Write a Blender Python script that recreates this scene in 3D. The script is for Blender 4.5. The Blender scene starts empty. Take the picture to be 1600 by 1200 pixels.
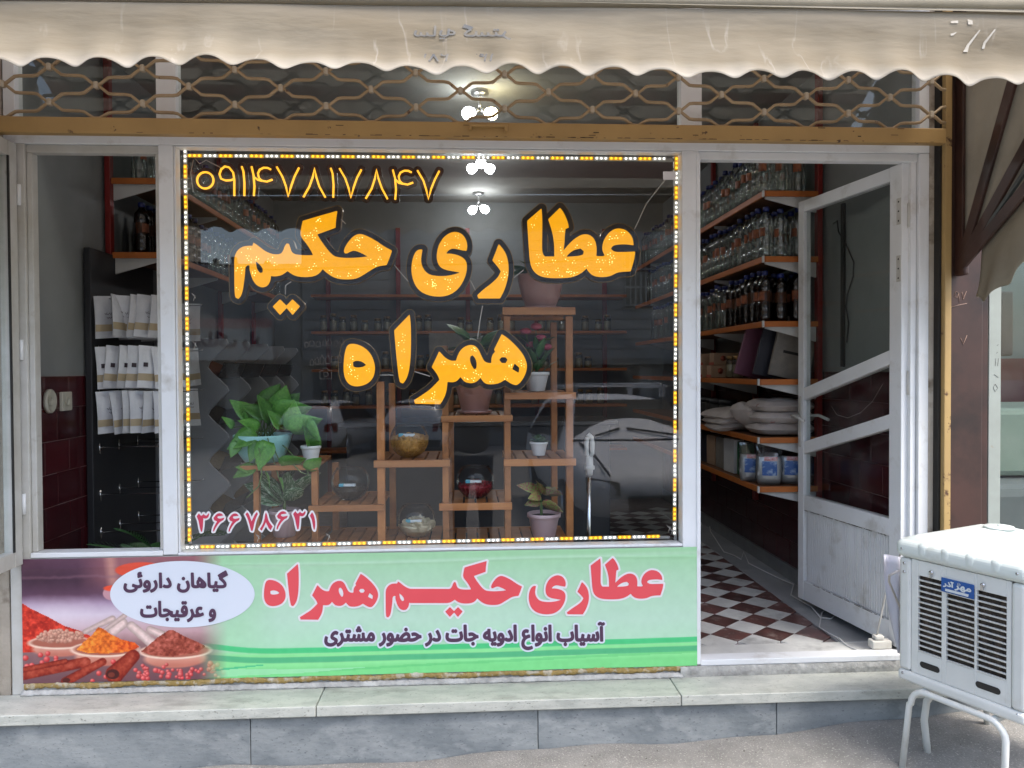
import bpy, bmesh, math, random, unicodedata
import numpy as np
from mathutils import Vector, Matrix
random.seed(7); rng = np.random.default_rng(7)
R = math.radians
sc = bpy.context.scene
COL = sc.collection
# ------------------------------------------------------------------ camera
CAMP = Vector((0.0, -3.1, 1.26)); FPX = 1202.0
_y, _p, _r = R(3.25), R(-1.0), R(-0.3)
_f = Vector((math.sin(_y)*math.cos(_p), math.cos(_y)*math.cos(_p), math.sin(_p)))
_rt = Vector((math.cos(_y), -math.sin(_y), 0)); _up = _rt.cross(_f)
RT = math.cos(_r)*_rt + math.sin(_r)*_up; UP = -math.sin(_r)*_rt + math.cos(_r)*_up; FW = _f
cam = bpy.data.cameras.new('camera'); camo = bpy.data.objects.new('camera', cam); COL.objects.link(camo)
cam.sensor_width = 36; cam.lens = 36*FPX/1600; cam.clip_start = .02; cam.clip_end = 400
M3 = Matrix((RT, UP, -FW)).transposed()
camo.matrix_world = Matrix.Translation(CAMP) @ M3.to_4x4()
sc.camera = camo
# ------------------------------------------------------------------ light
SUN_EL, SUN_AZ = 63, 40          # degrees; azimuth measured from straight behind the camera towards the right-hand side
sun = bpy.data.lights.new('sun', 'SUN'); suno = bpy.data.objects.new('sun', sun); COL.objects.link(suno)
sun.energy = 1.15; sun.angle = R(14); sun.color = (1, .965, .9)
sdir = Vector((math.sin(R(SUN_AZ))*math.cos(R(SUN_EL)), -math.cos(R(SUN_AZ))*math.cos(R(SUN_EL)), math.sin(R(SUN_EL))))
suno.rotation_euler = sdir.to_track_quat('Z', 'Y').to_euler()
w = bpy.data.worlds.new('World'); sc.world = w; w.use_nodes = True
nt = w.node_tree; nt.nodes.clear()
sky = nt.nodes.new('ShaderNodeTexSky'); sky.sky_type = 'NISHITA'; sky.sun_disc = False
sky.sun_elevation = R(SUN_EL); sky.sun_rotation = math.atan2(sdir.x, sdir.y)
sky.dust_density = 3.0; sky.air_density = 1.2
bg = nt.nodes.new('ShaderNodeBackground'); bg.inputs[1].default_value = .15
wo = nt.nodes.new('ShaderNodeOutputWorld')
nt.links.new(sky.outputs[0], bg.inputs[0]); nt.links.new(bg.outputs[0], wo.inputs[0])
sc.view_settings.view_transform = 'Standard'; sc.view_settings.look = 'None'
sc.view_settings.gamma = 1; sc.view_settings.exposure = 1.68; sc.view_settings.use_curve_mapping = False
sc.render.engine = 'CYCLES'
cy = sc.cycles; cy.use_denoising = True; cy.max_bounces = 10; cy.transparent_max_bounces = 40
cy.caustics_reflective = False; cy.caustics_refractive = False; cy.sample_clamp_indirect = 6
cy.diffuse_bounces = 5; cy.glossy_bounces = 4

# ------------------------------------------------------------------ measuring helpers: photo pixel -> point on a plane of the place
def _ray(px, py): px, py = float(px), float(py); return (px-800)/FPX*RT - (py-600)/FPX*UP + FW
def at(px, py, Y=0.0):
    d = _ray(px, py); return CAMP + d*((Y-CAMP.y)/d.y)
def atz(px, py, z=0.0):
    d = _ray(px, py); return CAMP + d*((z-CAMP.z)/d.z)
def atx(px, py, X=0.0):
    d = _ray(px, py); return CAMP + d*((X-CAMP.x)/d.x)

# ------------------------------------------------------------------ materials
def lin(c): return tuple(((v/255+.055)/1.055)**2.4 if v/255 > .04045 else v/255/12.92 for v in c)
_mats = {}
def PM(name, c, c2=None, scale=6, rough=.5, metal=0, bump=0, bscale=60, lo=.35, hi=.65, rand=0, spec=.5, stretch=None,
       emit=None, es=0, trans=0, speck=None, vein=None, c3=None, s3=2.0, lo3=.55, hi3=.7, sub=0, coat=0):
    """Procedural Principled material: two colours mixed by noise, a third in patches (wear, stains), bump, per-object brightness."""
    if name in _mats: return _mats[name]
    m = bpy.data.materials.new(name); m.use_nodes = True; n = m.node_tree.nodes; L = m.node_tree.links
    b = n['Principled BSDF']; b.inputs['Roughness'].default_value = rough; b.inputs['Metallic'].default_value = metal
    b.inputs['Specular IOR Level'].default_value = spec
    if coat: b.inputs['Coat Weight'].default_value = coat; b.inputs['Coat Roughness'].default_value = .08
    if trans: b.inputs['Transmission Weight'].default_value = trans
    if sub: b.inputs['Subsurface Weight'].default_value = sub; b.inputs['Subsurface Radius'].default_value = (.02, .02, .02)
    tc = n.new('ShaderNodeTexCoord'); vec = tc.outputs['Object']
    if stretch:
        mp = n.new('ShaderNodeMapping'); mp.inputs['Scale'].default_value = stretch; L.new(vec, mp.inputs[0]); vec = mp.outputs[0]
    if rand:
        oi = n.new('ShaderNodeObjectInfo'); va = n.new('ShaderNodeVectorMath'); va.operation = 'ADD'
        mu = n.new('ShaderNodeMath'); mu.operation = 'MULTIPLY'; mu.inputs[1].default_value = 37.0
        L.new(oi.outputs['Random'], mu.inputs[0]); L.new(vec, va.inputs[0]); L.new(mu.outputs[0], va.inputs[1]); vec = va.outputs[0]
    def noise(s, lo_, hi_, det=8):
        t = n.new('ShaderNodeTexNoise'); t.inputs['Scale'].default_value = s; t.inputs['Detail'].default_value = det
        t.inputs['Roughness'].default_value = .62; L.new(vec, t.inputs['Vector'])
        mr = n.new('ShaderNodeMapRange'); mr.inputs[1].default_value = lo_; mr.inputs[2].default_value = hi_
        L.new(t.outputs[0], mr.inputs[0]); return mr.outputs[0]
    def mix(fac, A, B):
        x = n.new('ShaderNodeMix'); x.data_type = 'RGBA'; L.new(fac, x.inputs[0])
        for v, s in ((A, x.inputs[6]), (B, x.inputs[7])):
            if isinstance(v, tuple): s.default_value = (*v, 1)
            else: L.new(v, s)
        return x.outputs[2]
    col = tuple(c)
    if c2: col = mix(noise(scale, lo, hi), tuple(c), tuple(c2))
    if c3: col = mix(noise(s3, lo3, hi3, 10), col, tuple(c3))
    if vein:
        wv = n.new('ShaderNodeTexWave'); wv.wave_type = 'BANDS'; wv.bands_direction = 'DIAGONAL'; wv.inputs['Scale'].default_value = 1.1; wv.inputs['Distortion'].default_value = 9; wv.inputs['Detail'].default_value = 6; wv.inputs['Detail Roughness'].default_value = .7
        L.new(vec, wv.inputs['Vector']); mr = n.new('ShaderNodeMapRange'); mr.inputs[1].default_value = .86; mr.inputs[2].default_value = 1; mr.inputs[4].default_value = .22
        L.new(wv.outputs['Fac'], mr.inputs[0]); col = mix(mr.outputs[0], col, tuple(vein))
    if speck: col = mix(noise(70, .6, .7, 4), col, tuple(speck))
    if rand:
        hs = n.new('ShaderNodeHueSaturation'); mr = n.new('ShaderNodeMapRange'); mr.inputs[3].default_value = 1-rand; mr.inputs[4].default_value = 1+rand
        L.new(oi.outputs['Random'], mr.inputs[0]); L.new(mr.outputs[0], hs.inputs['Value'])
        if isinstance(col, tuple): hs.inputs['Color'].default_value = (*col, 1)
        else: L.new(col, hs.inputs['Color'])
        col = hs.outputs[0]
    if isinstance(col, tuple): b.inputs['Base Color'].default_value = (*col, 1)
    else: L.new(col, b.inputs['Base Color'])
    if emit:
        b.inputs['Emission Color'].default_value = (*emit, 1); b.inputs['Emission Strength'].default_value = es
    if bump:
        t = n.new('ShaderNodeTexNoise'); t.inputs['Scale'].default_value = bscale; t.inputs['Detail'].default_value = 6; L.new(vec, t.inputs['Vector'])
        bp = n.new('ShaderNodeBump'); bp.inputs['Strength'].default_value = bump; bp.inputs['Distance'].default_value = .01
        L.new(t.outputs[0], bp.inputs['Height']); L.new(bp.outputs[0], b.inputs['Normal'])
    _mats[name] = m; return m
def glass_mat(name, tint=(1, 1, 1), ior=1.75, rough=0.0, dust=0.0):
    """Pane of glass: clear, with Fresnel reflection on its front surface and a little dust."""
    m = bpy.data.materials.new(name); m.use_nodes = True; n = m.node_tree.nodes; L = m.node_tree.links; n.clear()
    o = n.new('ShaderNodeOutputMaterial'); tr = n.new('ShaderNodeBsdfTransparent'); tr.inputs[0].default_value = (*tint, 1)
    gl = n.new('ShaderNodeBsdfGlossy'); gl.inputs['Roughness'].default_value = rough
    fr = n.new('ShaderNodeFresnel'); fr.inputs[0].default_value = ior
    ge = n.new('ShaderNodeNewGeometry'); inv = n.new('ShaderNodeMath'); inv.operation = 'SUBTRACT'; inv.inputs[0].default_value = 1
    L.new(ge.outputs['Backfacing'], inv.inputs[1]); mu = n.new('ShaderNodeMath'); mu.operation = 'MULTIPLY'
    L.new(fr.outputs[0], mu.inputs[0]); L.new(inv.outputs[0], mu.inputs[1])
    mx = n.new('ShaderNodeMixShader'); L.new(mu.outputs[0], mx.inputs[0]); L.new(tr.outputs[0], mx.inputs[1]); L.new(gl.outputs[0], mx.inputs[2])
    out = mx.outputs[0]
    if dust:
        tc = n.new('ShaderNodeTexCoord'); t = n.new('ShaderNodeTexNoise'); t.inputs['Scale'].default_value = 3.5; t.inputs['Detail'].default_value = 12
        t.inputs['Roughness'].default_value = .75; L.new(tc.outputs['Object'], t.inputs['Vector'])
        mr = n.new('ShaderNodeMapRange'); mr.inputs[1].default_value = .45; mr.inputs[2].default_value = .8; mr.inputs[4].default_value = dust
        L.new(t.outputs[0], mr.inputs[0]); df = n.new('ShaderNodeBsdfDiffuse'); df.inputs[0].default_value = (.55, .53, .5, 1)
        m2 = n.new('ShaderNodeMixShader'); L.new(mr.outputs[0], m2.inputs[0]); L.new(out, m2.inputs[1]); L.new(df.outputs[0], m2.inputs[2]); out = m2.outputs[0]
    L.new(out, o.inputs[0]); _mats[name] = m; return m
def shell_mat(name, tint, blend=.25, rough=.03, lo=.05, hi=.9):
    """Thin curved clear shell (bottle, bowl): clear face-on, reflecting towards the edge."""
    m = bpy.data.materials.new(name); m.use_nodes = True; n = m.node_tree.nodes; L = m.node_tree.links; n.clear()
    o = n.new('ShaderNodeOutputMaterial'); tr = n.new('ShaderNodeBsdfTransparent'); tr.inputs[0].default_value = (*tint, 1)
    gl = n.new('ShaderNodeBsdfGlossy'); gl.inputs['Roughness'].default_value = rough
    lw = n.new('ShaderNodeLayerWeight'); lw.inputs[0].default_value = blend
    mr = n.new('ShaderNodeMapRange'); mr.inputs[3].default_value = lo; mr.inputs[4].default_value = hi; L.new(lw.outputs['Fresnel'], mr.inputs[0])
    mx = n.new('ShaderNodeMixShader'); L.new(mr.outputs[0], mx.inputs[0]); L.new(tr.outputs[0], mx.inputs[1]); L.new(gl.outputs[0], mx.inputs[2])
    L.new(mx.outputs[0], o.inputs[0]); _mats[name] = m; return m
def cloth_mat(name, c, c2, c3, transl=.4, scale=3, streak=None):
    m = PM(name, c, c2, scale=scale, rough=.75, bump=.25, bscale=25, c3=c3, s3=1.3, lo3=.5, hi3=.75, spec=.2, stretch=streak)
    n = m.node_tree.nodes; L = m.node_tree.links; b = n['Principled BSDF']; o = n['Material Output']
    tl = n.new('ShaderNodeBsdfTranslucent'); mx = n.new('ShaderNodeMixShader'); mx.inputs[0].default_value = transl
    if b.inputs['Base Color'].is_linked: L.new(b.inputs['Base Color'].links[0].from_socket, tl.inputs[0])
    L.new(b.outputs[0], mx.inputs[1]); L.new(tl.outputs[0], mx.inputs[2]); L.new(mx.outputs[0], o.inputs[0]); return m
def attr_mat(name, rough=.45):
    m = bpy.data.materials.new(name); m.use_nodes = True; n = m.node_tree.nodes; L = m.node_tree.links
    a = n.new('ShaderNodeAttribute'); a.attribute_name = 'print'; L.new(a.outputs['Color'], n['Principled BSDF'].inputs['Base Color'])
    n['Principled BSDF'].inputs['Roughness'].default_value = rough; _mats[name] = m; return m

white = PM('white_alu', (.78, .79, .8), (.7, .705, .7), scale=2.5, rough=.42, c3=(.4, .36, .3), s3=7, lo3=.56, hi3=.84, bump=.05, bscale=8)
white_old = PM('white_old', (.58, .57, .54), (.46, .44, .39), scale=5, rough=.5, c3=(.26, .21, .16), s3=8, lo3=.62, hi3=.75)
tan_metal = PM('tan_metal', (.4, .25, .09), (.34, .21, .075), scale=4, rough=.5, c3=(.07, .035, .018), s3=22, lo3=.66, hi3=.7, bump=.1, bscale=20)
tan_wire = PM('tan_wire', (.4, .29, .17), (.3, .21, .115), scale=9, rough=.5, c3=(.07, .03, .015), s3=25, lo3=.62, hi3=.68)
clip_m = PM('clip', (.55, .5, .42), (.38, .3, .2), scale=30, rough=.5)
rust_tan = PM('rust_tan', (.44, .29, .11), (.38, .25, .1), scale=4, rough=.55, c3=(.09, .04, .02), s3=14, lo3=.6, hi3=.66, bump=.15, bscale=30)
brown_m = PM('brown_metal', (.062, .027, .02), (.043, .021, .016), scale=5, rough=.45, c3=(.016, .01, .008), s3=3.2, lo3=.48, hi3=.7, bump=.08, bscale=12)
cream_pl = PM('cream_plaster', (.5, .44, .36), (.4, .345, .275), scale=7, rough=.85, c3=(.16, .12, .08), s3=6, lo3=.58, hi3=.72, bump=.5, bscale=40)
black_m = PM('black_track', (.012, .011, .01), (.022, .019, .016), scale=9, rough=.6)
pale_green = PM('pale_paint', (.33, .36, .325), (.28, .3, .265), scale=5, rough=.5, c3=(.25, .17, .09), s3=9, lo3=.66, hi3=.74)
grey_wall = PM('grey_paint', (.235, .245, .245), (.2, .21, .21), scale=2.5, rough=.7, bump=.06, bscale=9)
ceil_m = PM('ceiling_paint', (.33, .33, .31), (.28, .28, .265), scale=2, rough=.8)
maroon = PM('maroon_tile', (.062, .0085, .012), (.045, .006, .009), scale=4, rough=.22, rand=.3)
grout_m = PM('grout', (.3, .26, .25), (.24, .2, .19), scale=14, rough=.9)
skirt_m = PM('skirting_stone', (.24, .24, .23), (.18, .18, .175), scale=9, rough=.4)
tile_w = PM('white_marble', (.74, .74, .71), (.6, .6, .58), scale=9, rough=.3, rand=.12, c3=(.34, .34, .33), s3=4)
tile_r = PM('red_marble', (.16, .068, .06), (.085, .05, .046), scale=14, rough=.3, rand=.4, c3=(.26, .2, .18), s3=18, lo3=.56, hi3=.66)
tile_g = PM('grey_marble', (.4, .4, .4), (.3, .305, .31), scale=5, rough=.32, c3=(.42, .42, .42), s3=7)
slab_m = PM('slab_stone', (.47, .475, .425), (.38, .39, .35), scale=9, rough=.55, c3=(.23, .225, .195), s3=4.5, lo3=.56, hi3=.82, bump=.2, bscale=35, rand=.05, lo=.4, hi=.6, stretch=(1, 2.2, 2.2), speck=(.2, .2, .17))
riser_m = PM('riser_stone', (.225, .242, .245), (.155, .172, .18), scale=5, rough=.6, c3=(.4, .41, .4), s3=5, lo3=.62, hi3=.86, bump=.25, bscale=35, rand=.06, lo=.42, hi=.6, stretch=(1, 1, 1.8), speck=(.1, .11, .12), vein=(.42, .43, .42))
ground_m = PM('asphalt', (.235, .225, .208), (.17, .163, .15), scale=7, rough=.9, c3=(.42, .4, .36), s3=150, lo3=.57, hi3=.66, bump=.55, bscale=140)
concrete_m = PM('concrete', (.32, .3, .27), (.26, .245, .22), scale=4, rough=.9, bump=.3, bscale=60)
wood = PM('wood', (.4, .16, .048), (.24, .088, .026), scale=8, rough=.5, stretch=(1, 1, 1), bump=.15, bscale=30, rand=.16, c3=(.09, .035, .014), s3=9, lo3=.6, hi3=.75)
wood_x = PM('wood_rail', (.4, .165, .052), (.27, .1, .03), scale=7, rough=.48, stretch=(.25, 3, 3), bump=.15, bscale=20, rand=.16, c3=(.1, .04, .016), s3=5, lo3=.6, hi3=.75)
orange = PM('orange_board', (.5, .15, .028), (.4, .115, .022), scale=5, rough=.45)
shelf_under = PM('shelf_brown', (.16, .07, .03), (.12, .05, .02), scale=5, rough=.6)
bracket_m = PM('bracket_white', (.6, .6, .58), (.5, .5, .48), scale=6, rough=.45)
red_m = PM('red_upright', (.24, .018, .016), (.18, .014, .012), scale=4, rough=.4)
panel_bk = PM('black_panel', (.016, .017, .02), (.024, .024, .027), scale=3, rough=.5)
rack_w = PM('rack_white', (.4, .41, .43), (.33, .34, .36), scale=3, rough=.5)
rack_g = PM('rack_glass', (.1, .105, .11), (.06, .06, .062), scale=6, rough=.25)
chrome = PM('chrome', (.6, .6, .6), rough=.2, metal=1)
pouch_m = PM('pouch_paper', (.7, .71, .74), (.56, .57, .6), scale=8, rough=.55, bump=.5, bscale=14, rand=.08)
pouch_b = PM('pouch_band', (.44, .35, .22), (.38, .3, .19), scale=9, rough=.5)
ink = PM('dark_ink', (.03, .022, .03), (.05, .03, .04), scale=40, rough=.6)
blue_cap = PM('blue_cap', (.01, .02, .13), (.008, .015, .1), scale=9, rough=.4, rand=.3)
lab_o = PM('orange_label', (.3, .095, .035), (.14, .04, .02), scale=30, rough=.5, rand=.2)
bottle_clear = shell_mat('bottle_clear', (.86, .9, .88), .3, .06, .1, .8)
bottle_dark = shell_mat('bottle_dark', (.2, .12, .08), .3, .06, .08, .7)
bowl_glass = shell_mat('bowl_glass', (.97, .98, .98), .12, .01, .02, .75)
pane_glass = glass_mat('pane_glass', (.985, .995, .99), 1.76, 0, .008)
pane_plain = glass_mat('pane_plain', (.95, .97, .96), 1.6, 0, .06)
car_glass = PM('car_glass', (.012, .014, .017), (.02, .022, .026), rough=.35, spec=.02)
yellow = PM('led_yellow', (.56, .225, .0), (.5, .195, .0), scale=30, rough=.35, emit=(1, .43, .0), es=.26)
black_acr = PM('black_acrylic', (.012, .007, .006), (.018, .01, .009), scale=9, rough=.3)
gold = PM('gold_edge', (.36, .22, .09), (.25, .15, .06), scale=60, rough=.35, metal=.6)
neon_m = PM('neon_tube', (.5, .2, .01), rough=.4, emit=(1, .45, .03), es=.5)
neon_back = PM('neon_backing', (.03, .01, .006), (.02, .008, .005), rough=.3)
led_y = PM('led_amber', (.9, .5, .02), rough=.4, emit=(1, .48, .02), es=.85)
led_w = PM('led_white', (.9, .9, .85), rough=.4, emit=(1, .93, .82), es=.8)
dot_m = PM('led_dot', (1, .9, .5), rough=.4, emit=(1, .82, .34), es=1.5)
pcb_y = PM('strip_amber', (.6, .3, .02), (.45, .22, .02), rough=.4, emit=(1, .5, .02), es=.16)
pcb_w = PM('strip_white', (.5, .5, .48), (.42, .42, .4), rough=.4, emit=(1, .95, .85), es=.05)
cord_w = PM('cord_white', (.75, .74, .72), (.68, .66, .63), rough=.5)
wire_w = PM('wire_white', (.55, .5, .46), (.45, .42, .4), rough=.5)
wire_k = PM('wire_black', (.03, .03, .03), rough=.5)
bulb_m = PM('bulb_lit', (.9, .9, .9), rough=.3, emit=(.95, .97, 1), es=19)
bulb_y = PM('bulb_warm', (.9, .9, .8), rough=.3, emit=(1, .83, .5), es=16)
fix_m = PM('lamp_metal', (.35, .35, .35), rough=.3, metal=.8)
red_txt = PM('print_red', (.78, .085, .1), (.74, .075, .09), scale=3, rough=.45)
pink_txt = PM('sticker_red', (.6, .045, .09), (.55, .035, .08), scale=3, rough=.45)
wht_txt = PM('print_white', (.8, .76, .76), (.76, .73, .74), scale=3, rough=.45)
oval_m = PM('print_oval', (.68, .72, .79), (.7, .73, .8), scale=3, rough=.45)
pur_txt = PM('print_purple', (.085, .035, .075), (.075, .03, .07), scale=3, rough=.45)
banner_m = attr_mat('banner_print', .42)
foam_m = PM('gold_foam', (.3, .2, .06), (.42, .36, .26), scale=26, rough=.7, c3=(.5, .47, .4), s3=12, lo3=.6, hi3=.75, bump=.8, bscale=60, lo=.5, hi=.6)
mortar_m = PM('mortar', (.5, .49, .46), (.3, .29, .27), scale=20, rough=.9, bump=.6, bscale=60)
pot_pink = PM('pot_lilac', (.56, .41, .43), (.5, .37, .39), scale=4, rough=.35)
pot_rose = PM('pot_rose', (.5, .27, .24), (.44, .235, .21), scale=4, rough=.3)
pot_teal = PM('pot_teal', (.34, .64, .64), (.3, .58, .58), scale=4, rough=.3)
pot_white = PM('pot_white', (.78, .78, .78), (.72, .72, .72), scale=4, rough=.35)
soil_m = PM('soil', (.03, .02, .014), (.05, .035, .025), scale=40, rough=1, bump=1, bscale=80)
leaf_m = PM('leaf', (.1, .28, .04), (.055, .18, .028), scale=14, rough=.38, rand=.35, c3=(.15, .33, .06), s3=9, sub=.05)
leaf_d = PM('leaf_dark', (.035, .1, .03), (.05, .13, .04), scale=14, rough=.4, rand=.3)
leaf_red = PM('leaf_red', (.2, .32, .07), (.28, .06, .08), scale=18, rough=.45, rand=.3, lo=.45, hi=.55)
leaf_vein = PM('leaf_vein', (.06, .16, .06), (.55, .66, .5), scale=1, rough=.4, rand=.2, stretch=(7, 46, 7), lo=.52, hi=.57)
stem_m = PM('stem', (.12, .19, .06), (.09, .15, .045), scale=12, rough=.5)
succ_m = PM('succulent', (.07, .14, .07), (.1, .18, .09), scale=12, rough=.4, rand=.2)
flower_m = PM('flower_pink', (.4, .04, .1), (.5, .12, .14), scale=30, rough=.6, rand=.3)
ginger_m = PM('ginger', (.55, .29, .06), (.38, .18, .035), scale=30, rough=.6)
slice_m = PM('pale_slices', (.7, .62, .45), (.55, .47, .32), scale=25, rough=.6)
berry_m = PM('red_berries', (.3, .012, .025), (.16, .008, .015), scale=40, rough=.4)
seed_m = PM('dark_seeds', (.035, .025, .018), (.06, .045, .035), scale=60, rough=.6)
glint_w = PM('glint_white', (.7, .74, .76), (.6, .66, .7), scale=5, rough=.3)
glint_b = PM('glint_blue', (.1, .42, .55), (.08, .36, .5), scale=5, rough=.3)
cooler_w = PM('cooler_white', (.67, .675, .64), (.58, .585, .555), scale=4, rough=.36, c3=(.42, .37, .29), s3=6, lo3=.6, hi3=.9, bump=.06, bscale=14)
cooler_lid = PM('cooler_lid', (.6, .65, .61), (.64, .67, .64), scale=1.6, rough=.38, c3=(.4, .38, .3), s3=6, lo3=.6, hi3=.86, bump=.06, bscale=14)
pad_m = PM('cooler_pad', (.12, .085, .06), (.03, .024, .02), scale=50, rough=.95, bump=1, bscale=120, stretch=(1, 1, .3))
badge_m = PM('badge_blue', (.012, .09, .32), (.01, .07, .27), scale=6, rough=.3)
silver_t = PM('badge_silver', (.62, .66, .68), (.55, .58, .6), scale=20, rough=.35)
sack_m = PM('sack', (.5, .45, .42), (.42, .37, .34), scale=9, rough=.8, bump=.5, bscale=40, rand=.1, c3=(.3, .1, .1), s3=7, lo3=.64, hi3=.7)
flour_m = PM('flour', (.62, .62, .62), (.55, .55, .55), scale=8, rough=.5, bump=.3, bscale=20)
blue_lab = PM('blue_label', (.03, .1, .32), (.3, .4, .55), scale=28, rough=.4, lo=.5, hi=.62)
red_lab = PM('red_label', (.5, .05, .05), (.7, .6, .58), scale=40, rough=.4)
clear_bag = shell_mat('clear_bag', (.9, .92, .92), .35, .12, .1, .7)
car_white = PM('car_white', (.62, .63, .65), (.58, .59, .61), scale=2, rough=.25, coat=.6)
car_silver = PM('car_silver', (.74, .74, .75), (.68, .68, .69), scale=2, rough=.5)
tail_m = PM('tail_red', (.22, .01, .014), (.16, .008, .012), scale=20, rough=.15)
rubber_m = PM('rubber', (.012, .012, .012), (.02, .02, .02), scale=20, rough=.85)
siding_m = PM('siding', (.42, .41, .4), (.36, .35, .34), scale=2, rough=.7, stretch=(.3, 1, 3))
facade_b = PM('facade_beige', (.42, .36, .28), (.36, .3, .235), scale=2, rough=.85)
dark_in = PM('dark_interior', (.02, .02, .022), (.03, .03, .033), scale=2, rough=.5)
shutter_m = PM('roller_shutter', (.16, .165, .17), (.13, .135, .14), scale=2, rough=.5)
skin_m = PM('skin', (.38, .22, .15), (.34, .19, .13), scale=8, rough=.55)
jacket_m = PM('jacket', (.07, .055, .028), (.055, .044, .022), scale=8, rough=.85)
trouser_m = PM('trousers', (.013, .014, .018), (.02, .02, .024), scale=8, rough=.9)
hair_m = PM('hair', (.012, .01, .008), (.02, .016, .012), scale=30, rough=.7)
teal_in = PM('neighbour_wall', (.07, .11, .11), (.055, .09, .09), scale=2, rough=.7)
mint = PM('mint_cover', (.2, .26, .2), (.17, .22, .17), scale=3, rough=.7)
grey_cover = PM('grey_cover', (.1, .115, .115), (.08, .09, .09), scale=3, rough=.8)
book_pur = PM('book_purple', (.14, .04, .075), (.11, .035, .06), scale=6, rough=.5)
book_dk = PM('book_dark', (.02, .02, .03), (.03, .03, .04), scale=6, rough=.5)
book_tan = PM('book_grey', (.26, .24, .2), (.2, .18, .16), scale=20, rough=.5)
box_m = PM('tea_box', (.4, .27, .18), (.36, .23, .15), scale=12, rough=.6, rand=.1)
box_red = PM('tea_box_band', (.4, .09, .05), (.34, .07, .04), scale=12, rough=.6)
box_green = PM('box_green', (.03, .16, .06), (.025, .12, .05), scale=12, rough=.5)
socket_m = PM('socket', (.5, .48, .4), (.44, .42, .35), scale=9, rough=.4)
plastic_sh = PM('plastic_sheet', (.5, .5, .58), (.55, .55, .62), scale=6, rough=.3)
pencil_m = PM('pencil_mark', (.07, .07, .07), rough=.8)
chalk_m = PM('scratch_mark', (.3, .2, .16), rough=.8)
icon_m = PM('icon_print', (.2, .17, .15), (.17, .15, .13), scale=9, rough=.6)
scuff_m = PM('white_scuff', (.5, .46, .39), (.42, .37, .3), scale=60, rough=.7)
ghost_ink = PM('faded_ink', (.12, .12, .12), (.2, .18, .15), scale=30, rough=.8)
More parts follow.
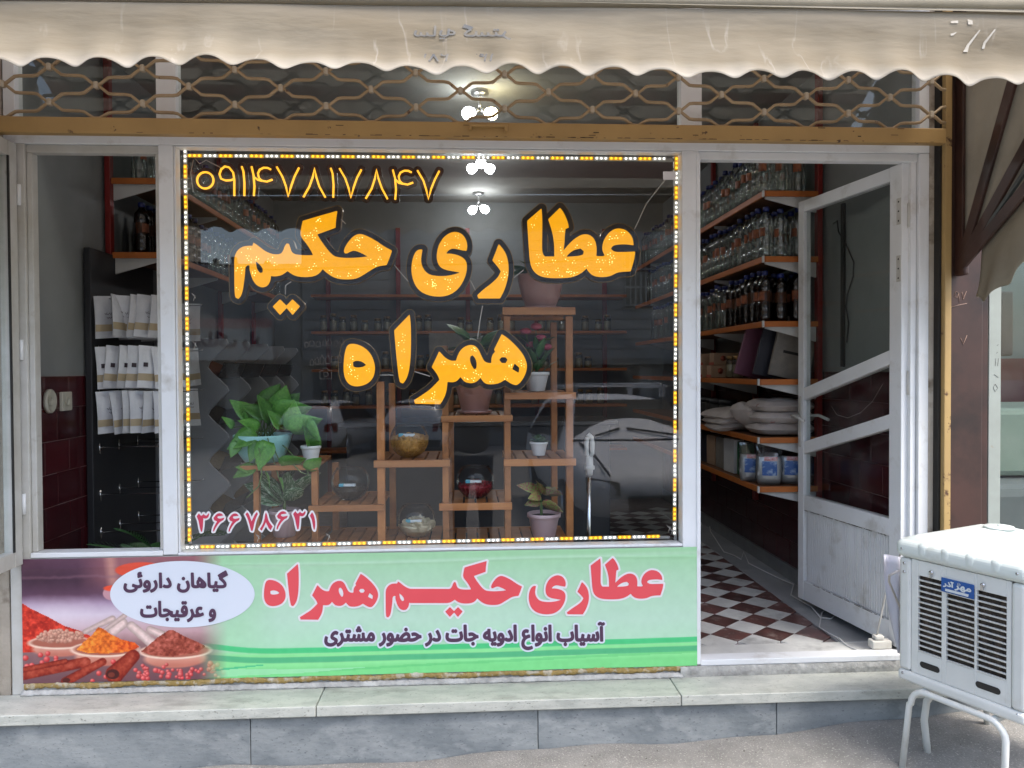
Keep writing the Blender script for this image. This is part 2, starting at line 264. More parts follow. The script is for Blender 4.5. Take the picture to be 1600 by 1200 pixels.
# ------------------------------------------------------------------ mesh building
WLOC = {}
class MB:
    def __init__(s): s.v = []; s.f = []; s.m = []; s.sm = []
    def add(s, vs, fs, mi=0, smooth=False):
        o = len(s.v); s.v += [tuple(v) for v in vs]; s.f += [tuple(i+o for i in f) for f in fs]
        s.m += [mi]*len(fs); s.sm += [smooth]*len(fs); return s
    def box(s, a, b, mi=0, ax=None):
        """a, b: opposite corners; ax: optional (origin, X, Y, Z) frame."""
        x0, x1 = sorted((a[0], b[0])); y0, y1 = sorted((a[1], b[1])); z0, z1 = sorted((a[2], b[2]))
        vs = [Vector(p) for p in ((x0,y0,z0),(x1,y0,z0),(x1,y1,z0),(x0,y1,z0),(x0,y0,z1),(x1,y0,z1),(x1,y1,z1),(x0,y1,z1))]
        if ax: vs = [ax[0]+ax[1]*v.x+ax[2]*v.y+ax[3]*v.z for v in vs]
        return s.add(vs, [(0,3,2,1),(4,5,6,7),(0,1,5,4),(1,2,6,5),(2,3,7,6),(3,0,4,7)], mi)
    def hexa(s, p, mi=0):
        """8 points: 4 front (CCW seen from outside), 4 matching back."""
        return s.add(p, [(0,1,2,3),(7,6,5,4),(0,4,5,1),(1,5,6,2),(2,6,7,3),(3,7,4,0)], mi)
    def tube(s, pts, r, seg=8, mi=0, cap=True):
        pts = [Vector(p) for p in pts]; n = len(pts); vs = []; fs = []
        rs = r if hasattr(r, '__len__') else [r]*n
        t0 = (pts[1]-pts[0]).normalized(); ref = Vector((0,0,1)) if abs(t0.z) < .9 else Vector((1,0,0))
        u = t0.cross(ref).normalized()
        for i, p in enumerate(pts):
            t = ((pts[min(i+1,n-1)]-p).normalized() + (p-pts[max(i-1,0)]).normalized())
            t = t.normalized() if t.length > 1e-9 else t0
            u = (u - t*u.dot(t)).normalized(); v = t.cross(u)
            vs += [p + rs[i]*(math.cos(2*math.pi*k/seg)*u + math.sin(2*math.pi*k/seg)*v) for k in range(seg)]
        for i in range(n-1):
            for k in range(seg):
                k2 = (k+1) % seg; fs.append((i*seg+k, i*seg+k2, (i+1)*seg+k2, (i+1)*seg+k))
        if cap: fs.append(tuple(range(seg-1, -1, -1))); fs.append(tuple((n-1)*seg+k for k in range(seg)))
        return s.add(vs, fs, mi, True)
    def lathe(s, prof, seg=20, o=(0,0,0), mi=0, flute=0, nfl=0):
        vs = []; fs = []; n = len(prof); o = Vector(o)
        for r, z in prof:
            for k in range(seg):
                a = 2*math.pi*k/seg; rr = r*(1+flute*math.cos(nfl*a)) if nfl else r
                vs.append(o+Vector((rr*math.cos(a), rr*math.sin(a), z)))
        for i in range(n-1):
            for k in range(seg):
                k2 = (k+1) % seg; fs.append((i*seg+k, i*seg+k2, (i+1)*seg+k2, (i+1)*seg+k))
        if prof[0][0] > 1e-4: fs.append(tuple(range(seg-1, -1, -1)))
        if prof[-1][0] > 1e-4 : fs.append(tuple((n-1)*seg+k for k in range(seg)))
        return s.add(vs, fs, mi, True)
    def ball(s, c, r, seg=10, rings=6, mi=0, sc3=(1,1,1)):
        c = Vector(c); vs = []; fs = []
        for i in range(rings+1):
            th = math.pi*i/rings
            for k in range(seg):
                a = 2*math.pi*k/seg
                vs.append(c+Vector((r*sc3[0]*math.sin(th)*math.cos(a), r*sc3[1]*math.sin(th)*math.sin(a), -r*sc3[2]*math.cos(th))))
        for i in range(rings):
            for k in range(seg):
                k2 = (k+1) % seg; fs.append((i*seg+k, i*seg+k2, (i+1)*seg+k2, (i+1)*seg+k))
        return s.add(vs, fs, mi, True)
    def grid(s, P, mi=0, smooth=True):
        """P: rows of points."""
        nr, nc = len(P), len(P[0]); vs = [p for row in P for p in row]
        fs = [(j*nc+i, j*nc+i+1, (j+1)*nc+i+1, (j+1)*nc+i) for j in range(nr-1) for i in range(nc-1)]
        return s.add(vs, fs, mi, smooth)
    def build(s, name, mats, parent=None, bevel=0, seg=2, kind=None, label=None, solid=0, subsurf=0):
        if not isinstance(mats, (list, tuple)): mats = [mats]
        off = WLOC.get(parent.name, Vector()) if parent else Vector()
        me = bpy.data.meshes.new(name); me.from_pydata([(v[0]-off.x, v[1]-off.y, v[2]-off.z) for v in s.v], [], s.f)
        for m in mats: me.materials.append(m)
        me.polygons.foreach_set('material_index', s.m); me.polygons.foreach_set('use_smooth', s.sm); me.update()
        o = bpy.data.objects.new(name, me); COL.objects.link(o)
        if parent: o.parent = parent; WLOC[o.name] = off
        else: WLOC[o.name] = Vector()
        if solid:
            md = o.modifiers.new('solid', 'SOLIDIFY'); md.thickness = solid; md.offset = 0
        if subsurf:
            md = o.modifiers.new('sub', 'SUBSURF'); md.levels = subsurf; md.render_levels = subsurf
        if bevel:
            md = o.modifiers.new('bev', 'BEVEL'); md.width = bevel; md.segments = seg; md.limit_method = 'ANGLE'; md.angle_limit = R(40); md.use_clamp_overlap = True
        if kind: o['kind'] = kind
        if label: o['label'] = label
        return o
def thing(name, label, cat, loc=(0,0,0), group=None):
    o = bpy.data.objects.new(name, None); COL.objects.link(o); o.location = loc; WLOC[o.name] = Vector(loc)
    o.empty_display_size = .1; o['label'] = label; o['category'] = cat
    if group: o['group'] = group
    return o
def tag(o, label, cat, group=None):
    o['label'] = label; o['category'] = cat
    if group: o['group'] = group
    return o
def kids(o): return [c for c in bpy.data.objects if c.parent is o]
def dup(root, tree, loc, rz=0, label=None, group=None, scale=None):
    """Copy of a thing with copies of its parts and sub-parts (tree: list of (part, [sub-parts]))."""
    r = root.copy(); COL.objects.link(r); r.location = loc; r.rotation_euler = (0,0,rz)
    if scale: r.scale = scale
    if label: r['label'] = label
    if group: r['group'] = group
    for p, subs in tree:
        c = p.copy(); COL.objects.link(c); c.parent = r
        for s_ in subs:
            d = s_.copy(); COL.objects.link(d); d.parent = c
    return r
def copy_part(o, parent, M):
    c = o.copy(); COL.objects.link(c); c.parent = parent; c.matrix_local = M; return c
def struct(o): o['kind'] = 'structure'; return o
def fbox(x0, y0, x1, y1, Y0, Y1, Yref=0.0):
    """Box whose front face covers pixels (x0,y0)-(x1,y1) on plane Yref, running from depth Y0 to Y1; axis aligned."""
    a = at(x0, (y0+y1)/2, Yref).x; b = at(x1, (y0+y1)/2, Yref).x; c = at((x0+x1)/2, y0, Yref).z; d = at((x0+x1)/2, y1, Yref).z
    return (a, Y0, d), (b, Y1, c)

# ------------------------------------------------------------------ flat lettering: outlines -> filled, optionally grown, shapes with depth
def smooth_poly(p, it=2, sharp=48):
    p = [np.array(q, float) for q in p]
    keep = None
    for _ in range(it):
        n = len(p); out = []; kp = []
        if keep is None:
            keep = []
            for i in range(n):
                a = p[i]-p[i-1]; b = p[(i+1) % n]-p[i]
                d = abs(math.degrees(math.atan2(a[0]*b[1]-a[1]*b[0], a@b))); keep.append(d > sharp)
        for i in range(n):
            if keep[i]: out.append(p[i]); kp.append(True)
            else:
                out.append(p[i]*.75+p[i-1]*.25); kp.append(False); out.append(p[i]*.75+p[(i+1) % n]*.25); kp.append(False)
        p, keep = out, kp
    return np.array(p)
def field(polys, off, res, winding=False):
    allp = np.concatenate(polys); mn = allp.min(0)-off-3*res; mx = allp.max(0)+off+3*res
    nx = int((mx[0]-mn[0])/res)+2; ny = int((mx[1]-mn[1])/res)+2
    gx = mn[0]+res*np.arange(nx)+.0137*res; gy = mn[1]+res*np.arange(ny)+.0171*res
    wn = np.zeros((ny, nx), int); D = np.full((ny, nx), 1e3)
    for P in polys:
        Q = np.roll(P, -1, 0)
        for (x0, y0), (x1, y1) in zip(P, Q):
            if y0 != y1:
                s_ = 1 if y1 > y0 else -1; lo, hi = min(y0, y1), max(y0, y1)
                j0, j1 = np.searchsorted(gy, lo), np.searchsorted(gy, hi)
                for j in range(j0, j1):
                    xi = x0+(gy[j]-y0)/(y1-y0)*(x1-x0); wn[j, np.searchsorted(gx, xi):] += s_
            rr = off+3*res
            i0, i1 = np.searchsorted(gx, min(x0,x1)-rr), np.searchsorted(gx, max(x0,x1)+rr)
            j0, j1 = np.searchsorted(gy, min(y0,y1)-rr), np.searchsorted(gy, max(y0,y1)+rr)
            X, Y = np.meshgrid(gx[i0:i1], gy[j0:j1]); dx, dy = x1-x0, y1-y0; l2 = dx*dx+dy*dy
            if l2 < 1e-12: continue
            t = np.clip(((X-x0)*dx+(Y-y0)*dy)/l2, 0, 1)
            D[j0:j1, i0:i1] = np.minimum(D[j0:j1, i0:i1], np.hypot(X-x0-t*dx, Y-y0-t*dy))
    ins = (wn != 0) if winding else (np.abs(wn) % 2 == 1)
    return gx, gy, off-np.where(ins, -D, D)
def fill_field(gx, gy, F):
    """Marching squares: (2-D points, faces, boundary edges)."""
    pts = []; idx = {}; faces = []; edges = []
    ny, nx = F.shape; IN = F > 0
    def corner(i, j):
        k = (0, i, j)
        if k not in idx: idx[k] = len(pts); pts.append((gx[i], gy[j]))
        return idx[k]
    def cross(i, j, h):
        k = (1 if h else 2, i, j)
        if k not in idx:
            a = F[j, i]; b = F[j, i+1] if h else F[j+1, i]; t = a/(a-b); idx[k] = len(pts)
            pts.append((gx[i]+t*(gx[i+1]-gx[i]), gy[j]) if h else (gx[i], gy[j]+t*(gy[j+1]-gy[j])))
        return idx[k]
    cnt = IN[:-1,:-1].astype(int)+IN[:-1,1:]+IN[1:,:-1]+IN[1:,1:]
    for j in range(ny-1):
        row = cnt[j]; i = 0
        nz = np.nonzero(row)[0]; p = 0
        while p < len(nz):
            i = nz[p]
            if row[i] == 4:
                e = i
                while p+1 < len(nz) and nz[p+1] == e+1 and row[e+1] == 4: p += 1; e += 1
                faces.append((corner(i, j), corner(i, j+1), corner(e+1, j+1), corner(e+1, j)))
            else:
                cs = ((i, j), (i+1, j), (i+1, j+1), (i, j+1)); es = ((i, j, True), (i+1, j, False), (i, j+1, True), (i, j, False))
                poly = []; cr = []
                for k in range(4):
                    a = cs[k]; b = cs[(k+1) % 4]
                    if IN[a[1], a[0]]: poly.append(corner(*a))
                    if IN[a[1], a[0]] != IN[b[1], b[0]]:
                        c = cross(*es[k]); poly.append(c); cr.append((c, IN[a[1], a[0]]))
                faces.append(tuple(reversed(poly)))
                for k in range(0, len(cr)):
                    if cr[k][1]: edges.append((cr[k][0], cr[(k+1) % len(cr)][0]))
            p += 1
    return pts, faces, edges
def letters(mb, polys, off, Yf, Yb=None, res=1.0, mi=0, winding=False, mapf=None):
    """Add to mb the shape given by pixel outlines, grown by off pixels, front at depth Yf, sides running back to Yb."""
    gx, gy, F = field(polys, off, res, winding); pts, faces, edges = fill_field(gx, gy, F)
    mapf = mapf or (lambda p: at(p[0], p[1], Yf))
    vs = [mapf((float(p[0]), float(p[1]))) for p in pts]
    mb.add(vs, faces, mi)
    if Yb is not None:
        d = Vector((0, Yb-Yf, 0)); n = len(vs)
        mb.add(vs+[v+d for v in vs], [(a, b, b+n, a+n) for a, b in edges], mi)
    return mb
FORMS = {}
for cp in list(range(0xFB50, 0xFE00))+list(range(0xFE70, 0xFF00)):
    dcm = unicodedata.decomposition(chr(cp)).split()
    if len(dcm) == 2 and dcm[0] in ('<isolated>', '<final>', '<initial>', '<medial>'):
        FORMS.setdefault(chr(int(dcm[1], 16)), {})[dcm[0][1:-1]] = chr(cp)
def shape(s):
    out = []
    for i, c in enumerate(s):
        f = FORMS.get(c)
        if not f: out.append(c); continue
        prev = i > 0 and 'initial' in FORMS.get(s[i-1], {}); nxt = i+1 < len(s) and 'final' in FORMS.get(s[i+1], {}) and 'initial' in f
        k = 'medial' if prev and nxt else 'final' if prev else 'initial' if nxt else 'isolated'
        out.append(f.get(k, c))
    return ''.join(reversed(out))
def text_polys(s, box, mirror=False, raw=False):
    """Outlines of a line of Persian text fitted into pixel box (x0,y0,x1,y1)."""
    cu = bpy.data.curves.new('text', 'FONT'); cu.body = s if raw else shape(s); cu.resolution_u = 3
    o = bpy.data.objects.new('text', cu); COL.objects.link(o)
    dg = bpy.context.evaluated_depsgraph_get(); c2 = o.evaluated_get(dg).to_curve(dg)
    P = []
    for sp in c2.splines:
        bp = sp.bezier_points; n = len(bp)
        if n < 2:
            if len(sp.points) > 2: P.append(np.array([(p.co.x, p.co.y) for p in sp.points]))
            continue
        q = []
        for i in range(n):
            a, b = bp[i], bp[(i+1) % n]
            for t in (0, .25, .5, .75):
                u = 1-t; pt = u**3*a.co+3*u*u*t*a.handle_right+3*u*t*t*b.handle_left+t**3*b.co; q.append((pt.x, pt.y))
        P.append(np.array(q))
    bpy.data.objects.remove(o); 
    A = np.concatenate(P); mn, mx = A.min(0), A.max(0); x0, y0, x1, y1 = box
    out = []
    for q in P:
        u = (q-mn)/(mx-mn)
        if mirror: u[:, 0] = 1-u[:, 0]
        out.append(np.stack([x0+u[:, 0]*(x1-x0), y1-u[:, 1]*(y1-y0)], 1))
    return out
def trace(pts, ox, oy, k): return smooth_poly([(ox+x/k, oy+y/k) for x, y in pts])
# ------------------------------------------------------------------ ground and step
ZR = [(-3, -.25), (-.421, -.228), (.262, -.203), (.772, -.185), (1.204, -.17), (1.402, -.155), (1.762, -.12), (1.97, -.1), (3.2, -.04), (6, 0)]
def gz(x, y):
    z0 = float(np.interp(x, [a for a, b in ZR], [b for a, b in ZR])) + .008*math.sin(x*5.3)+.005*math.sin(x*13+1)
    t = min(1, max(0, (-y-.3)/2.2)); return z0*(1-t)+(-.3)*t
mb = MB()
xs = np.concatenate([np.linspace(-90, -4, 12), np.linspace(-3.5, 4.5, 81), np.linspace(5, 90, 12)]); ys = np.concatenate([np.linspace(-.17, -3, 32), np.linspace(-3.6, -90, 25)])
mb.grid([[(x, y, gz(x, y)) for x in xs] for y in ys])
ground = struct(mb.build('ground', ground_m))
gr = MB()
for k in range(260):
    x = random.uniform(-.6, 2.6); y = -.17-abs(random.gauss(0, .3)); z = gz(x, y); r_ = random.uniform(.0015, .0055)
    if y < -1.2: continue
    a_ = random.random()*6
    gr.add([(x+r_*math.cos(a_), y+r_*math.sin(a_), z), (x+r_*math.cos(a_+2.2), y+r_*.7*math.sin(a_+2.2), z), (x+r_*math.cos(a_+4), y+r_*math.sin(a_+4), z), (x, y, z+r_*.7)], [(0, 1, 3), (1, 2, 3), (2, 0, 3)])
gr.build('grit', PM('grit_stone', (.3, .28, .25), (.08, .07, .06), scale=9, rough=.9), ground, kind='stuff')
step = thing('stone_step', 'worn pale stone step running along the foot of the shop front', 'step', (0, -.1, 0))
jx = [-2.6, -.58, .815, 2.6]
for a, b in zip(jx, jx[1:]):
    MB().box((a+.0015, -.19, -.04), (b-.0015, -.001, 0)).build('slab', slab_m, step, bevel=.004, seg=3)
rx = [-2.6, -.83, .26, 1.2, 2.6]
for a, b in zip(rx, rx[1:]):
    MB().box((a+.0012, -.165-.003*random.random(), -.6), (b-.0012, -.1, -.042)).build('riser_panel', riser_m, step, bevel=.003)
MB().box((-2.6, -.098, -.6), (2.6, -.002, -.0425)).build('core', concrete_m, step)
# ------------------------------------------------------------------ room behind the shop front
FZ = .03; XL, XR, YB, ZC = -1.8, 1.87, 4.2, 2.85
floor = struct(MB().box((XL-.2, .06, -.2), (XR+.2, YB+.1, FZ-.008)).build('floor', grout_m))
e1 = Vector((.1025, .0923, 0)); e2 = Vector((.0923, -.1025, 0)); o0 = Vector((1.116, .397, FZ))
def tile_mesh(m, nm):
    g = .0012; n1, n2 = e1.normalized()*g, e2.normalized()*g
    p = [n1+n2, e1-n1+n2, e1+e2-n1-n2, e2+n1-n2]; q = [v+Vector((0, 0, -.008)) for v in p]
    b = MB(); b.hexa([p[3], p[2], p[1], p[0], q[3], q[2], q[1], q[0]]); t = b.build(nm, m, floor); return t
td, tw = tile_mesh(tile_r, 'floor_tile'), tile_mesh(tile_w, 'floor_tile'); proto_used = {0: False, 1: False}
far = MB()
for i in range(-40, 40):
    for j in range(-40, 40):
        p = o0+i*e1+j*e2; c = p+e1/2+e2/2; k = (i+j) % 2
        if not (-1.0 < c.x < 1.70 and .27 < c.y < 3.6): continue
        if c.x > .8 and c.y < 2.7:
            src = tw if k else td
            if not proto_used[k]: t = src; proto_used[k] = True
            else: t = src.copy(); COL.objects.link(t); t.parent = floor
            t.location = p + Vector((0, 0, random.uniform(-.0006, .0006)))
        else: far.add([p, p+e1, p+e1+e2, p+e2], [(3, 2, 1, 0)], k)
far.build('far_floor_tiles', [tile_r, tile_w], floor, kind='stuff')
MB().box((.93, .06, FZ-.006), (XR, .25, FZ+.003)).build('threshold_stone', tile_w, floor, bevel=.002)
for k in range(5): MB().box((1.655, .252+.62*k, FZ-.006), (XR, .869+.62*k, FZ+.003)).build('border_stone', tile_g, floor, bevel=.0015)
def wall_tiles(wall, X, sgn, y0, y1, off):
    tw_, th_ = .2, .1405; b = MB(); b.box((0, .001, .001), (sgn*.008, tw_-.001, th_-.001)); proto = b.build('wall_tile', maroon, wall, bevel=.0012, seg=1); first = True
    hb = MB(); hb.box((0, .001, .001), (sgn*.008, tw_/2-.001, th_-.001)); hp = None
    for r in range(8):
        z = 1.246-(r+1)*th_; y = off+(tw_/2 if r % 2 else 0)
        while y > y0: y -= tw_
        y += tw_
        if y-y0 > .095:
            if hp is None: hp = hb.build('wall_tile', maroon, wall); h = hp
            else: h = hp.copy(); COL.objects.link(h); h.parent = wall
            h.location = (X, y-tw_/2, z)
        while y+tw_ < y1+.01:
            if first: t = proto; first = False
            else: t = proto.copy(); COL.objects.link(t); t.parent = wall
            t.location = (X, y, z+random.uniform(-.0006, .0006)); y += tw_
lw = struct(MB().box((XL-.2, .06, -.1), (XL, YB+.2, ZC)).build('side_wall', grey_wall)); 
rw = struct(MB().box((XR, .06, -.1), (XR+.2, YB+.2, ZC)).build('side_wall', grey_wall))
bw = struct(MB().box((XL, YB, -.1), (XR, YB+.2, ZC)).build('back_wall', grey_wall))
ce = struct(MB().box((XL-.2, .06, ZC), (XR+.2, YB+.2, ZC+.15)).build('ceiling', ceil_m))
for wl, X, s_ in ((lw, XL, 1), (rw, XR, -1)):
    MB().box((X, .062, .12), (X+s_*.0045, YB, 1.247)).build('tile_grout', grout_m, wl)
    MB().box((X, .062, FZ-.01), (X+s_*.012, YB, .118)).build('skirting', skirt_m, wl, bevel=.002)
wall_tiles(lw, XL, 1, .07, 1.6, .259); wall_tiles(rw, XR, -1, .07, 3.3, .16)
# ------------------------------------------------------------------ facade around the opening
bld = thing('shop_building', 'shop facade with a brown painted metal pillar beside the doorway', 'building', (0, .1, 0))
MB().box((-6, .0, 2.78), (9, .4, 4.2)).build('lintel_wall', cream_pl, bld)
MB().box((1.9115, .0, -.2), (1.954, .3, 2.77)).build('plaster_reveal', cream_pl, bld, bevel=.004)
MB().box((1.934, -.035, -.15), (1.965, -.001, 2.77)).build('shutter_track', black_m, bld)
MB().box((1.943, -.062, -.13), (1.9715, -.0355, 2.77)).build('track_cover', rust_tan, bld, bevel=.003)
MB().box((1.9722, -.045, -.13), (2.118, .3, 2.77)).build('pillar', brown_m, bld, bevel=.006)
MB().box((2.1185, -.03, -.12), (2.15, .3, 2.77)).build('pillar_edge', brown_m, bld, bevel=.004)
MB().box((-1.86, .012, -.02), (-1.803, .058, 2.77)).build('plaster_reveal', cream_pl, bld, bevel=.004)
MB().box((-1.93, -.03, -.02), (-1.862, .2, 2.77)).build('shutter_track', black_m, bld)
MB().box((-2.6, -.05, -.1), (-1.932, .3, 2.77)).build('pillar', brown_m, bld, bevel=.006)
# scratched marks on the pillar (handwritten 97 and lines)
mk = MB()
def stroke(pts, Y, r=.0012): mk.tube([at(x, y, Y) for x, y in pts], r, 4)
for st in ([(1491,462),(1494,455),(1498,458),(1496,465),(1492,464)], [(1498,458),(1499,472)], [(1503,456),(1505,468),(1510,455)], [(1486,480),(1497,477),(1511,474)], [(1501,528),(1505,538),(1511,524)]): stroke(st, -.0462)
mk.build('scratched_marks', chalk_m, bld)
# neighbouring shop beyond the pillar
nb = thing('neighbour_shop', 'pale painted post and dim window of the next shop', 'shop', (2.6, 0, 0))
MB().box((2.16, -.02, -.1), (2.213, .1, 2.77)).build('window_post', pale_green, nb, bevel=.003)
mk = MB()
for st in ([(1555,600),(1552,606),(1555,612),(1559,606),(1555,600)], [(1553,585),(1560,590)], [(1555,572),(1556,560)], [(1559,572),(1560,560)], [(1557,552),(1559,550)], [(1558,540),(1560,538)]): stroke(st, -.0205, .0009)
mk.build('pencil_marks', pencil_m, nb)
MB().box((2.3, 1.6, -.1), (5.5, 1.7, 2.77)).build('inner_wall', teal_in, nb)
MB().box((2.3, 1.57, 1.0), (5.5, 1.597, 1.32)).build('wall_band', maroon, nb)
MB().box((2.2135, .04, .1), (4.5, .046, 2.77)).build('window_pane', pane_plain, nb)
MB().box((2.2135, .02, -.1), (4.5, .1, .1)).build('sill', pale_green, nb, bevel=.003)
MB().box((at(1564, 500, .9).x, .9, at(1575, 556, .9).z), (at(1584, 500, .9).x, 1.3, at(1575, 455, .9).z)).build('hanging_panel', black_m, nb, bevel=.01)
MB().box((2.3, .7, .7), (3.6, 1.5, 1.05)).build('covered_stack', mint, nb, bevel=.03)
MB().box((2.3, .45, .1), (3.6, 1.4, .69)).build('covered_counter', grey_cover, nb, bevel=.05)
MB().box((4.5, .0, -.1), (9, .3, 2.77)).build('side_wall', cream_pl, nb)
# ------------------------------------------------------------------ aluminium shop front
fr = thing('shopfront', 'white aluminium shop front frame with a large fixed window and a doorway', 'shop front', (0, 0, 0))
def member(name, a, b, m=white, bev=.003): return MB().box(a, b).build(name, m, fr, bevel=bev)
member('head_rail', (-1.79, -.005, 2.15), (1.911, .06, 2.21), white)
member('jamb', (-1.79, -.004, .001), (-1.712, .06, 2.149), white_old)
member('jamb', (1.868, -.004, .046), (1.911, .06, 2.149))
MB().box((1.842, .012, .05), (1.866, .06, 2.13)).build('door_stop', white, fr, bevel=.002)
member('mullion', (-1.205, -.006, .54), (-1.149, .06, 2.149)); member('mullion', (.872, -.006, .046), (.944, .06, 2.149))
MB().box((.93, -.012, .05), (.9455, .055, 2.135)).build('door_stop', white, fr, bevel=.002)
member('door_head', (.946, .006, 2.118), (1.867, .055, 2.149))
member('sill', (-1.711, -.008, .537), (-1.206, .06, .557)); member('sill', (-1.148, -.008, .537), (.871, .06, .5485))
# glazing beads round the big window
for a, b in (((-1.148, .0, .549), (-1.1405, .05, 2.148)), ((-1.14, .0, 2.143), (.871, .05, 2.1485))):
    MB().box(a, b).build('glazing_bead', white, fr, bevel=.003)
for a, b in (((-1.711, .008, 2.118), (-1.206, .05, 2.149)), ((-1.711, .008, .558), (-1.69, .05, 2.117)), ((-1.222, .008, .558), (-1.206, .05, 2.117))):
    MB().box(a, b).build('window_bead', white_old, fr, bevel=.003)
member('threshold', (.946, -.012, .043), (1.911, .058, .068))
# transom above
for x0, x1 in ((-1.79, -1.745), (-1.212, -1.135), (.868, .955), (1.868, 1.911)): member('transom_post', (x0, -.003, 2.212), (x1, .055, 2.73))
member('top_rail', (-1.79, -.004, 2.731), (1.911, .055, 2.779))
for x0, x1 in ((-1.744, -1.213), (-1.134, .867), (.956, 1.867)): MB().box((x0, .024, 2.212), (x1, .03, 2.73)).build('transom_pane', pane_plain, fr)
# the big pane, standing about one degree out of plumb
g = MB(); tl = math.tan(R(1.0))
for_y = lambda z: .012+(z-.57)*tl
z0, z1 = .5495, 2.1425
g.hexa([(-1.14, for_y(z0), z0), (.871, for_y(z0), z0), (.871, for_y(z1), z1), (-1.14, for_y(z1), z1), (-1.14, for_y(z0)+.005, z0), (.871, for_y(z0)+.005, z0), (.871, for_y(z1)+.005, z1), (-1.14, for_y(z1)+.005, z1)])
g.build('window_pane', pane_glass, fr)
MB().box((-1.712, -.003, .045), (.867, .05, .536)).build('lower_panel', white_old, fr)
P = []; n = 160
for j in range(6):
    P.append([(.86+1.05*i/n, -.0135-.003*math.sin(j*.6)-.0035*random.random()*(j < 4), .043-.0088*j+.0025*random.random()) for i in range(n+1)])
MB().grid(P).build('threshold_mortar', mortar_m, fr)
MB().box((.873, -.0095, -.002), (1.911, .05, .0425)).build('threshold_bed', white_old, fr)
MB().box((-1.79, -.0025, -.002), (.8715, .05, .0445)).build('base_strip', mortar_m, fr)
# foam and mortar bead under the banner
fm = MB(); P = []
n = 420
for j in range(7):
    row = []
    for i in range(n+1):
        x = -1.74+2.64*i/n; a = j/6*math.pi; rr = .0065+.0012*math.sin(i*.37)+.001*math.sin(i*1.3+1)+.0012*random.random()
        row.append((x, -.006-rr*1.1*math.sin(a), .033-1.6*rr*math.cos(a)+.003*math.sin(i*.11)))
    P.append(row)
fm.grid(P); fm.build('foam_bead', foam_m, fr)
P = []
for j in range(4):
    P.append([(-1.75+2.62*i/n, -.008-.012*j/3-.003*random.random(), .017-.0055*j+.003*random.random()) for i in range(n+1)])
MB().grid(P).build('mortar_bead', mortar_m, fr, solid=.004)
# ------------------------------------------------------------------ open casement at the side of the window
sash = thing('casement', 'white casement sash standing open beside the spice banner', 'window', (-1.735, -.01, .5))
xa, xb = -1.775, -1.735; Yh, Ye = -.012, -.52; zb, zt = .515, 2.145
for nm, a, b in (('stile', (xa, Yh-.055, zb), (xb, Yh, zt)), ('stile', (xa, Ye, zb), (xb, Ye+.055, zt)), ('rail', (xa, Ye+.056, zb), (xb, Yh-.056, zb+.06)), ('rail', (xa, Ye+.056, zt-.06), (xb, Yh-.056, zt))):
    MB().box(a, b).build(nm, white_old, sash, bevel=.004)
MB().box((xa+.017, Ye+.05, zb+.055), (xa+.022, Yh-.05, zt-.055)).build('glass_pane', pane_plain, sash)
sl = MB()
for a, b in (((xb-.002, Yh-.064, zb+.06), (xb+.004, Yh-.056, zt-.06)),): sl.box(a, b)
sl.build('gasket', black_m, sash)
for z in (.75, 1.35, 1.95): MB().tube([(xb+.004, Yh+.004, z-.04), (xb+.004, Yh+.004, z+.04)], .007, 8).build('hinge', white, sash)
# ------------------------------------------------------------------ glazed door, swung inwards
door = thing('shop_door', 'white aluminium glazed door with slanting rails swung open into the shop', 'door', (1.835, .05, .06))
H0 = Vector((1.832, .03, 0)); ud = (Vector((1.722, .79, 0))-H0); DW = ud.length; ud.normalize(); nd = Vector((-ud.y, ud.x, 0))
def D(u, z, t=0): return H0+ud*u+Vector((0, 0, z))+nd*t
def dq(name, q, t0=-.02, t1=.02, m=white, bev=.003):
    f_ = [D(u, z, t1) for u, z in q]; b_ = [D(u, z, t0) for u, z in q]
    return MB().hexa(f_+b_).build(name, m, door, bevel=bev)
zb, zt = .075, 2.118; sw = .075
dq('stile', [(0, zb), (sw, zb), (sw, zt), (0, zt)]); dq('stile', [(DW-.05, zb), (DW, zb), (DW, zt), (DW-.05, zt)])
i0, i1 = sw+.0006, DW-.0506
dq('top_rail', [(i0, zt-.06), (i1, zt-.06), (i1, zt-.001), (i0, zt-.001)], -.019, .019)
def zl(u, za, zb_): return za+(zb_-za)*(u/DW)
r1 = (1.36, 1.15); r2 = (1.085, .875); wd = .062
for za, zb_ in (r1, r2): dq('slanting_rail', [(i0, zl(i0, za, zb_)-wd), (i1, zl(i1, za, zb_)-wd), (i1, zl(i1, za, zb_)), (i0, zl(i0, za, zb_))], -.0185, .0185)
dq('middle_rail', [(i0, .54), (i1, .54), (i1, .615), (i0, .615)], -.019, .019); dq('bottom_rail', [(i0, zb+.001), (i1, zb+.001), (i1, zb+.1), (i0, zb+.1)], -.019, .019)
for q in ([(i0, zl(i0, *r1)+.001), (i1, zl(i1, *r1)+.001), (i1, zt-.061), (i0, zt-.061)], [(i0, zl(i0, *r2)+.001), (i1, zl(i1, *r2)+.001), (i1, zl(i1, *r1)-wd-.001), (i0, zl(i0, *r1)-wd-.001)], [(i0, .616), (i1, .616), (i1, zl(i1, *r2)-wd-.001), (i0, zl(i0, *r2)-wd-.001)]):
    dq('glass_pane', q, -.003, .003, pane_plain, 0)
gk = MB()
u = i0
while u < i1-.02:
    gk.hexa([D(u+.003, zb+.103, .009), D(u+.012, zb+.103, .009), D(u+.012, .538, .009), D(u+.003, .538, .009), D(u+.001, zb+.103, -.006), D(u+.014, zb+.103, -.006), D(u+.014, .538, -.006), D(u+.001, .538, -.006)]); u += .0165
gk.build('ribbed_panel', white, door, kind='stuff')
dq('panel_core', [(i0, zb+.101), (i1, zb+.101), (i1, .539), (i0, .539)], -.007, -.004, white_old, 0)
